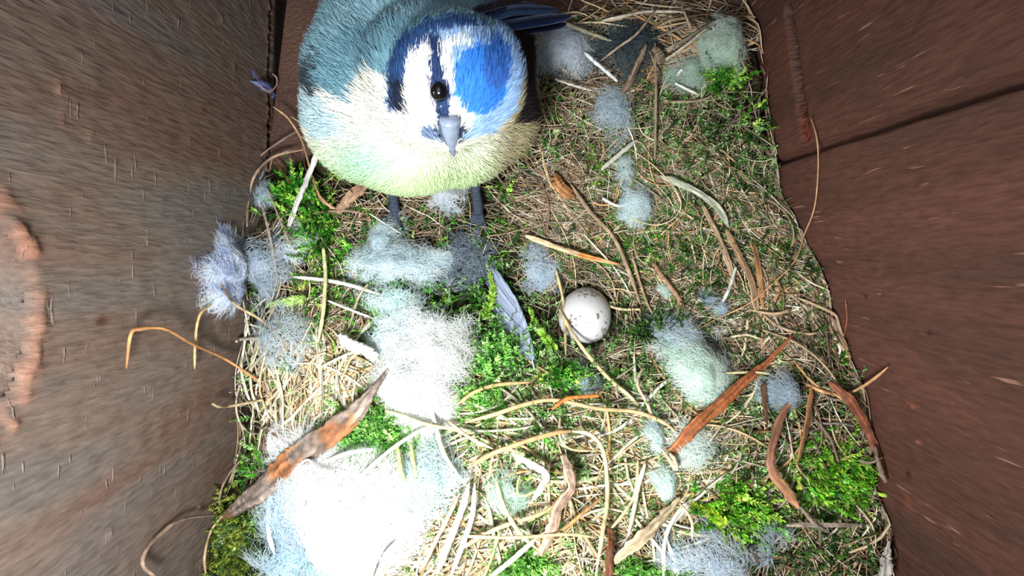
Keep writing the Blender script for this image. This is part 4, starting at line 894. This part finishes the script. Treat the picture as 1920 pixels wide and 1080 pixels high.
def vaned(pts, wl, wr, c, label, barb=.16, nb=70, lift=3.5, group=None):
    """a small body feather: shaft, and a vane of many barbs on both sides"""
    P = spline(path_pts(pts, lift), nb); root = empty('feather', P[0])
    tag(root, label, 'feather', group)
    t = np.linspace(0, 1, nb)
    T = norm(np.gradient(P, axis=0)); A = norm(np.cross(T, [0, 0, 1.0]))
    mb = MB(); tubes(mb, P[None], (.22*(1-.7*t))[None], 5, .8, [0], np.array(c, float)*1.2)
    mb.build('shaft', M['quill'], parent=root)
    mb = MB(); r = rng
    for sgn, w in ((-1, wl), (1, wr)):
        sel = np.arange(int(nb*.12), nb); n = len(sel)
        for rep in range(3):
            L = w*np.interp(t[sel], [0, .25, .6, .9, 1], [.35, .8, .8, .5, .2])*r.uniform(.85, 1.1, n)
            fw = np.interp(t[sel], [0, .5, 1], [1.0, 1.7, 4.0])
            d = norm(A[sel]*sgn+T[sel]*fw[:, None]+r.normal(0, .06, (n, 3)))
            s = np.linspace(0, 1, 7)
            Q = P[sel][:, None]+d[:, None]*(s[None]*L[:, None])[..., None]
            Q += T[sel][:, None]*((s**2)[None]*L[:, None]*.25)[..., None]; Q[..., 2] += .7*np.sin(s*2.2)[None]+rep*.12
            R = barb*np.array([1, 1, 1, .95, .8, .6, .2])[None]*np.ones((n, 1))
            cc = np.array(c, float)[None]*r.uniform(.82, 1.15, (n, 1))
            ribbons(mb, Q, R, cc, np.cross(norm(d), [0, 0, 1.0])[:, None])
    mb.build('vane', M['down'], parent=root)
    return root
vaned([(1002, 692), (993, 655), (983, 615), (972, 580), (964, 556)], 15.5, 2.2, (186, 196, 218), 'slate-grey fan-shaped feather lying left of the egg', barb=.13, nb=90, lift=4)

def sprig(pts, label, c=(165, 215, 80), n=26):
    P = spline(path_pts(pts, 3.5), n); t = np.linspace(0, 1, n)
    mb = MB(); tubes(mb, P[None], (.22*(1-.6*t))[None], 4, 1, [0], np.array(c, float)*.8)
    T = norm(np.gradient(P, axis=0)); A = norm(np.cross(T, [0, 0, 1.0])); r = rng
    for rep in range(5):
        sg = np.where((np.arange(n)+rep) % 2 == 0, 1., -1.)
        d = norm(A*sg[:, None]*r.uniform(.2, 1.2, (n, 1))+T*.8+np.array([0, 0, 1])*r.uniform(-.1, .9, (n, 1)))
        L = 1.9*(1-.55*t)*r.uniform(.7, 1.2, n); wv = norm(np.cross(d, r.normal(0, 1, (n, 3))))*(L*.22)[:, None]
        V = np.stack([P, P+d*L[:, None]*.5+wv, P+d*L[:, None], P+d*L[:, None]*.5-wv], 1).reshape(-1, 3)
        mb.add(V, np.arange(n*4).reshape(-1, 4), None, np.repeat(np.array(c, float)[None]*r.uniform(.8, 1.2, (n, 1)), 4, 0))
    return tag(mb.build('moss_sprig', M['moss'], origin=P[0]), label, 'moss')
sprig([(1042, 660), (1022, 632), (1005, 605), (993, 578)], 'bright lime moss sprig between grey feather and egg')
sprig([(905, 600), (918, 570), (925, 540), (918, 515)], 'yellow-green moss sprig above the grey feather', (150, 190, 70))
sprig([(1590, 905), (1560, 870), (1545, 840)], 'lime moss sprig pointing up at lower right', (140, 180, 60))
sprig([(1640, 900), (1600, 900), (1560, 905), (1520, 900)], 'lime moss sprig lying sideways at lower right', (150, 185, 60))
sprig([(575, 560), (540, 565), (505, 572)], 'pale tipped moss sprig lying beside the left wall down', (190, 225, 130))
sprig([(545, 345), (590, 350), (610, 400), (612, 450)], 'vivid green moss sprig left of the bird', (70, 170, 50))
sprig([(900, 660), (910, 690), (935, 730), (940, 760)], 'bright green moss sprig below the grey feather', (150, 220, 110))
sprig([(1360, 985), (1330, 960), (1300, 945)], 'yellow-lime moss sprig at the bottom right of nest', (170, 200, 60))

for tb, n_, lab in (([(705, 808, 52, 40, 1, 5)], 420, 'bright lime moss cushion between white clump and largest white down'), ([(935, 655, 50, 34, 1, 5)], 150, 'bright green moss cushion below the slate-grey feather'),
                    ([(448, 1015, 30, 70, 1, 3)], 420, 'olive moss cushion in the lower left corner'), ([(1560, 890, 66, 42, 1, 1)], 150, 'lime moss cushion by the right wall at lower right'),
                    ([(978, 1052, 32, 24, 1, 5)], 150, 'small green moss cushion at the bottom middle'), ([(1058, 706, 28, 16, 1, 0)], 90, 'small green moss cushion below the egg'),
                    ([(1375, 945, 66, 34, 1, 1)], 120, 'yellow-green moss cushion at lower right of centre'), ([(562, 368, 36, 30, 1, 0)], 90, 'vivid green moss cushion in the upper left of nest'),
                    ([(600, 430, 26, 50, 1, 0)], 85, 'green moss cushion running down left of the bird foot'), ([(1232, 612, 38, 18, 1, 2)], 130, 'dark green moss cushion right of the egg'),
                    ([(1195, 1068, 66, 14, 1, 5)], 170, 'green moss cushion at the bottom edge right of centre'), ([(900, 745, 34, 26, 1, 5)], 110, 'pale green moss cushion right of the white clump'),
                    ([(1350, 150, 30, 26, 1, 0)], 55, 'green moss cushion under the top wool clump')):
    m_ = moss(n_, 'moss_cushion', 14, table=tb, seed=int(tb[0][0]), size=1.12)
    for v_ in m_.v: v_[:, 2] += 1.6
    tag(m_.build('moss_cushion', M['moss']), lab, 'moss')

# ---------------------------------------------------------------- the bird
def inpoly(px, py, poly):
    poly = np.array(poly, float); ins = np.zeros(px.shape, bool); j = len(poly)-1
    for i in range(len(poly)):
        xi, yi = poly[i]; xj, yj = poly[j]
        cnd = ((yi > py) != (yj > py)) & (px < (xj-xi)*(py-yi)/((yj-yi) if yj != yi else 1e-9)+xi)
        ins ^= cnd; j = i
    return ins
def plumage(p, r):
    """the markings of a blue tit over the body: cap, brow, eye stripe, cheek, collar, mantle, breast"""
    px, py = PX(p); n = len(p)
    jx = px+r.normal(0, 2.6, n)+3*(vnoise(px/9, py/9, 5)-.5); jy = py+r.normal(0, 2.6, n)+3*(vnoise(px/9, py/9, 6)-.5)
    C = np.tile(np.array([232., 232, 222]), (n, 1))
    yel = np.clip((jy-250)/85, 0, 1)[:, None]
    C = C*(1-yel)+np.array([200., 220, 172])*yel
    g = np.exp(-(((jx-690)/60)**2+((jy-300)/40)**2))[:, None]; C = C*(1-g*.7)+np.array([160., 215, 190])*g*.7
    g = np.clip((jx-900)/60, 0, 1)[:, None]; C = C*(1-g)+np.array([186., 176, 140])*g
    def put(poly, c, amp=0.0):
        m = inpoly(jx, jy, poly)
        C[m] = np.array(c, float)
    put([(540, 150), (560, 150), (600, 180), (640, 215), (660, 250), (600, 262), (560, 230)], (196, 220, 228))
    put([(500, 175), (560, 120), (540, -60), (1100, -60), (1000, 60), (960, 60), (860, 45), (790, 50), (745, 100), (737, 150), (712, 138), (690, 130), (668, 152), (655, 200), (632, 178), (604, 168), (585, 150)], (118, 160, 176))
    g = inpoly(jx, jy, [(600, -60), (900, -60), (900, 25), (760, 30), (640, 60), (600, 110), (560, 140)]); C[g] = np.array([146., 184, 198])
    put([(562, 160), (570, 122), (600, 92), (604, 104), (590, 134), (600, 178), (584, 184), (574, 166)], (66, 78, 86))
    put([(612, 185), (640, 182), (655, 200), (650, 212), (622, 212)], (246, 244, 240))
    dh = np.linalg.norm(p-HEAD, axis=1)
    put([(728, 205), (724, 130), (748, 72), (800, 36), (860, 26), (925, 48), (900, 66), (860, 58), (812, 72), (778, 92), (760, 140), (757, 200), (745, 215)], (52, 84, 134))
    put([(733, 198), (732, 152), (757, 150), (760, 205), (772, 212), (750, 212)], (34, 42, 60))
    put([(800, 60), (965, 40), (990, 130), (965, 210), (925, 250), (870, 262), (848, 236), (850, 180), (848, 80)], (150, 184, 226))
    put([(765, 212), (757, 150), (768, 100), (795, 80), (806, 92), (808, 150), (815, 200), (828, 238), (806, 256), (782, 244)], (244, 242, 242))
    put([(798, 70), (830, 70), (824, 92), (830, 130), (843, 165), (842, 205), (850, 248), (828, 250), (818, 208), (806, 165), (808, 110)], (40, 58, 98))
    put([(822, 78), (846, 74), (850, 140), (850, 182), (868, 205), (890, 216), (880, 244), (853, 246), (846, 205), (845, 165), (832, 128), (826, 100)], (240, 240, 242))
    put([(846, 66), (880, 62), (886, 84), (850, 86)], (226, 236, 244))
    e = (((jx-900)/50)**2+((jy-150)/66)**2) < 1; C[e] = np.array([56., 128, 220])
    e = (((jx-932)/26)**2+((jy-118)/50)**2) < 1; C[e] = np.array([58., 108, 190])
    put([(786, 246), (812, 234), (846, 262), (830, 268), (800, 262)], (112, 130, 160))
    put([(812, 248), (832, 236), (840, 262), (828, 258)], (40, 46, 62))
    put([(852, 258), (868, 234), (872, 250), (860, 272)], (50, 56, 76))
    # folded left wing and flank: dark feathers with their shade painted in
    m = (dh > 11.6) & (px > 880) & (py < 232) & (py > 30); C[m] = np.array([46., 40, 44])
    # legs and feet
    m = p[:, 2] < LEGTOP(px, py)
    C[m] = np.array([62., 70, 86])*(.85+.3*(np.sin(p[m, 1]*7.5+p[m, 2]*4) > 0))[:, None]
    return C
def LEGTOP(px, py): return np.where(py > 338, 16.5, -5.0)
HEAD = W(853, 152, 60.5)
def ball(bm, c, r, s=(1, 1, 1)):
    import bmesh
    from mathutils import Matrix
    bmesh.ops.create_icosphere(bm, subdivisions=3, radius=r, matrix=Matrix.Translation(Vector(c)) @ Matrix.Diagonal((*s, 1)))
def chain(bm, pts, rad, k=10):
    """closed tapered tube in the bmesh"""
    P = spline(pts, len(pts)*5); R = np.interp(np.linspace(0, 1, len(P)), np.linspace(0, 1, len(rad)), rad)
    T = norm(np.gradient(P, axis=0)); ref = np.array([.3, .9, .2]); A = norm(np.cross(T, ref)); B = np.cross(A, T)
    rings = []
    for i in range(len(P)):
        rings.append([bm.verts.new(Vector(P[i]+R[i]*(A[i]*math.cos(a)+B[i]*math.sin(a)))) for a in np.arange(k)*2*math.pi/k])
    for i in range(len(P)-1):
        for j in range(k): bm.faces.new((rings[i][j], rings[i][(j+1) % k], rings[i+1][(j+1) % k], rings[i+1][j]))
    bm.faces.new(rings[0][::-1]); bm.faces.new(rings[-1])
def build_bird():
    import bmesh
    bm = bmesh.new()
    for px, py, z, r, s in ((765, 190, 36, 19.5, (1.0, 1.0, 1.0)), (705, 150, 39, 14.2, (1, 1.05, 1)), (705, 215, 35, 15, (1, 1, 1)), (640, 130, 37, 6.5, (1, 1.2, 1)), (800, 90, 38, 17, (1, 1, .95)), (850, 215, 33, 15.5, (1, 1, 1)), (905, 215, 31, 12.5, (1, .95, 1)),
                            (700, 80, 40, 11, (1, 1, 1)), (890, 120, 33, 13, (1, 1.1, 1)), (925, 60, 30, 8.0, (1, 1, .9)), (812, 150, 50, 13, (1, 1, 1)), (785, 235, 40, 12, (1, 1, 1)), (640, 200, 36, 7.5, (1, 1, 1))):
        ball(bm, W(px, py, z), r, s)
    ball(bm, HEAD, 10.2, (1, 1.03, 1)); ball(bm, W(800, 165, 60), 6.4, (.95, 1.5, 1)); ball(bm, W(842, 225, 61), 5.2); ball(bm, W(905, 150, 60), 7.6, (1, 1.25, 1))
    # legs: thigh inside the belly, tarsus, three toes forward, one back
    feet = []
    for (top, knee, foot, toes) in (((745, 300, 20), (735, 345, 14.5), (742, 402), ((762, 446), (745, 448), (722, 436), (728, 382))),
                                    ((872, 290, 20), (888, 334, 15), (897, 392), ((912, 432), (896, 436), (880, 424), (905, 372)))):
        f = S(*foot, 1.6); feet.append(f)
        chain(bm, [W(*top), W(*knee), (W(*knee)*.5+f*.5)+np.array([0, .3, .5]), f], [2.6, 1.55, 1.25, 1.45])
        for i, t in enumerate(toes):
            e = S(*t, .9); m = (f+e)/2+np.array([0, 0, .9])
            d = norm(e-f)
            chain(bm, [f, m, e, e+d*1.1+np.array([0, 0, -.5])], [1.1, .85, .62, .26], 8)
    me = bpy.data.meshes.new('t'); bm.to_mesh(me); bm.free()
    o = bpy.data.objects.new('t', me); col.objects.link(o)
    m = o.modifiers.new('r', 'REMESH'); m.mode = 'VOXEL'; m.voxel_size = 0.42
    s = o.modifiers.new('s', 'SMOOTH'); s.factor = .5; s.iterations = 4
    dg = bpy.context.evaluated_depsgraph_get(); ev = o.evaluated_get(dg); m2 = ev.to_mesh()
    nv = len(m2.vertices); v = np.empty(nv*3); m2.vertices.foreach_get('co', v); v = v.reshape(-1, 3)
    polys = [tuple(p.vertices) for p in m2.polygons]
    q = np.array([p for p in polys if len(p) == 4]).reshape(-1, 4); t3 = np.array([p for p in polys if len(p) == 3]).reshape(-1, 3)
    nn = np.empty(nv*3); m2.vertices.foreach_get('normal', nn); nn = nn.reshape(-1, 3)
    ev.to_mesh_clear(); bpy.data.objects.remove(o, do_unlink=True)
    # melt the balls into one plump body: extra smoothing of everything that is not leg or head
    e = np.concatenate([q[:, [0, 1]], q[:, [1, 2]], q[:, [2, 3]], q[:, [3, 0]]])
    wgt = np.clip((v[:, 2]-15)/4, 0, 1)
    for it in range(70):
        acc = np.zeros_like(v); cnt = np.zeros(nv)
        np.add.at(acc, e[:, 0], v[e[:, 1]]); np.add.at(cnt, e[:, 0], 1); np.add.at(acc, e[:, 1], v[e[:, 0]]); np.add.at(cnt, e[:, 1], 1)
        hd = np.linalg.norm(v-HEAD, axis=1); ww = wgt*np.where((hd < 11.5) & (it > 25), .15, 1)
        v = v+(acc/np.maximum(cnt, 1)[:, None]-v)*(.6*ww)[:, None]
    r = np.random.default_rng(5)
    root = empty('blue_tit', (feet[0]+feet[1])/2-np.array([0, 0, 1.2]))
    tag(root, 'blue tit with blue cap and yellow breast standing over the nest, bill pointing down', 'bird')
    C = plumage(v, r)
    mb = MB(); mb.add(v, q, t3 if len(t3) else None, C)
    body = mb.build('body', M['plumage'], parent=root)
    bvh = BVHTree.FromPolygons([tuple(a) for a in v], [tuple(int(k) for k in p) for p in q], epsilon=0)
    def hit(px, py):
        d = W(px, py, 0)-np.array([0, 0, CAM_Z]); d = Vector(d).normalized()
        h = bvh.ray_cast(Vector((0, 0, CAM_Z)), d)
        return (np.array(h[0]), np.array(h[1])) if h[0] is not None else (W(px, py, 35), np.array([0, 0, 1.0]))
    # contour feathers: fine barbs lying along the body, away from the bill
    T1 = v[q[:, 1]]-v[q[:, 0]]; fn = norm(np.cross(v[q[:, 1]]-v[q[:, 0]], v[q[:, 3]]-v[q[:, 0]]))
    cen = v[q].mean(1)
    okf = (cen[:, 2] > 19)
    ids = np.flatnonzero(okf); sel = r.choice(ids, 42000)
    P0 = cen[sel]+r.normal(0, .15, (len(sel), 3)); Nn = fn[sel]
    flow = P0-W(845, 265, 62); flow = flow-(flow*Nn).sum(1, keepdims=True)*Nn
    flow = norm(norm(flow)+r.normal(0, .22, flow.shape)); flow = norm(flow-(flow*Nn).sum(1, keepdims=True)*Nn)
    hd = np.linalg.norm(P0-HEAD, axis=1)
    L = np.where(hd < 12.5, r.uniform(.9, 1.8, len(sel)), r.uniform(1.8, 3.8, len(sel)))
    s = np.linspace(0, 1, 5)
    Q = P0[:, None]+flow[:, None]*(s[None]*L[:, None])[..., None]+Nn[:, None]*(np.sin(s*1.9)[None]*(.07*L+.10)[:, None])[..., None]
    R = (np.where(hd < 12.5, .05, .065)*r.uniform(.6, 1.2, len(sel)))[:, None]*np.array([1, 1, .9, .6, .2])
    Cc = plumage(P0, r)*r.uniform(.92, 1.07, (len(sel), 1))
    mb = MB(); ribbons(mb, Q, R, Cc, norm(np.cross(flow, Nn+r.normal(0, .3, Nn.shape)))[:, None])
    f = mb.build('contour_feathers', M['plumage'], parent=root)
    # eye
    h, nrm = hit(823, 172)
    nu, nv_ = 20, 12; mb = MB(); uu = np.arange(nu)*2*math.pi/nu; vv = np.linspace(0, math.pi, nv_)
    U, V = np.meshgrid(uu, vv, indexing='ij'); rad = 1.55
    Pp = np.stack([np.sin(V)*np.cos(U), np.sin(V)*np.sin(U), np.cos(V)], -1)*rad+h-nrm*.65
    idx = np.arange(nu*nv_).reshape(nu, nv_); nx = np.roll(idx, -1, 0)
    qq = np.stack([idx[:, :-1], idx[:, 1:], nx[:, 1:], nx[:, :-1]], -1).reshape(-1, 4)
    mb.add(Pp.reshape(-1, 3), qq, None, (10, 10, 12)); mb.build('eye', M['eye'], parent=root)
    # bill: upper and lower mandible
    b0, n0 = hit(842, 236)
    tip = W(851, 293, b0[2]-8.0)
    for nm, off, w, c in (('upper_bill', (0.3, 0, .35), 1.55, (128, 140, 160)), ('lower_bill', (-.55, -.1, -.75), 1.25, (70, 80, 98))):
        o_ = np.array(off); a = b0+o_-norm(tip-b0)*1.6; e_ = tip+o_*.12
        P = spline([a, a*.66+e_*.34+np.array([0, -.25, .35]), a*.33+e_*.67+np.array([0, -.2, .3]), e_], 16)
        mb = MB(); tubes(mb, P[None], (w*np.interp(np.linspace(0, 1, 16), [0, .25, .6, .9, 1], [1, .92, .6, .25, .05]))[None], 12, .85, [0], c, ref=(.1, .2, 1))
        mb.build(nm, M['bill'], parent=root)
    # flight feathers
    def blade(name, pts, w, c, edge, parent=root, tilt=0.0, n=20, world=False):
        P = spline(pts if world else [W(*p) for p in pts], n); t = np.linspace(0, 1, n)
        T = norm(np.gradient(P, axis=0)); up = norm(np.array([math.sin(tilt), 0, math.cos(tilt)]))
        A = norm(np.cross(T, up)); B = np.cross(A, T)
        ww = w*np.interp(t, [0, .2, .75, .93, 1], [.45, .9, 1, .75, .15])
        prof = np.array([-1, -.86, -.55, -.05, .05, .55, .86, 1.0]); hh = np.array([0, .06, .12, .16, .16, .12, .06, 0.0])
        V = P[:, None]+A[:, None]*(prof[None]*ww[:, None])[..., None]+B[:, None]*(hh[None]*ww[:, None]*1.6)[..., None]
        V2 = V-B[:, None]*.12
        cc = np.tile(np.array(c, float), (n, 8, 1)); cc[:, :2] = edge; cc[:, -1:] = edge; cc[:, 2] = (np.array(edge)+2*np.array(c))/3.; cc[:, 3:5] = np.array(c)*.55
        cc = cc*rng.uniform(.9, 1.1, (n, 8, 1))
        idx = np.arange(n*8).reshape(n, 8)
        qa = np.stack([idx[:-1, :-1], idx[:-1, 1:], idx[1:, 1:], idx[1:, :-1]], -1).reshape(-1, 4)
        mb = MB(); mb.add(V.reshape(-1, 3), qa, None, cc.reshape(-1, 3)); mb.add(V2.reshape(-1, 3), qa[:, ::-1], None, cc.reshape(-1, 3)*.7)
        return mb.build(name, M['quill'], parent=parent)
    for pts, w, c, e_ in ((((895, 44, 50), (955, 28, 42), (1030, 26, 28)), 1.25, (40, 70, 120), (150, 186, 220)), (((905, 58, 48), (975, 44, 41), (1070, 30, 27)), 1.3, (38, 76, 140), (170, 205, 230)),
                          (((905, 70, 46), (980, 56, 39), (1062, 44, 26)), 1.25, (24, 54, 112), (150, 180, 205)), (((885, 34, 51), (940, 16, 44), (1012, 10, 30)), 1.3, (32, 62, 130), (120, 160, 210)),
                          (((880, 24, 52), (925, 8, 46), (985, -4, 33)), 1.2, (30, 40, 62), (140, 176, 215)), (((900, 42, 49), (960, 20, 42), (1048, 18, 28)), 1.2, (84, 132, 190), (140, 180, 220))):
        blade('tail_feather', pts, w, c, e_)
    wroot = blade('left_wing', ((880, 70, 46), (940, 60, 41), (1005, 40, 32)), 2.6, (40, 34, 38), (70, 66, 72))  # wing blades: dark brown feathers, the wing's shadow included in the tint
    tag(wroot, 'dark brown folded wing')
    for i in range(8):
        a = i/7
        blade_ = blade('flight_feather', ((905+20*a, 70+85*a, 43-2*a), (952+14*a, 62+100*a, 38-3*a), (1000+16*a, 44+150*a, 27-6*a)), 2.2, (42-6*a, 36-4*a, 38), (64, 56, 56))
    return root
build_bird()
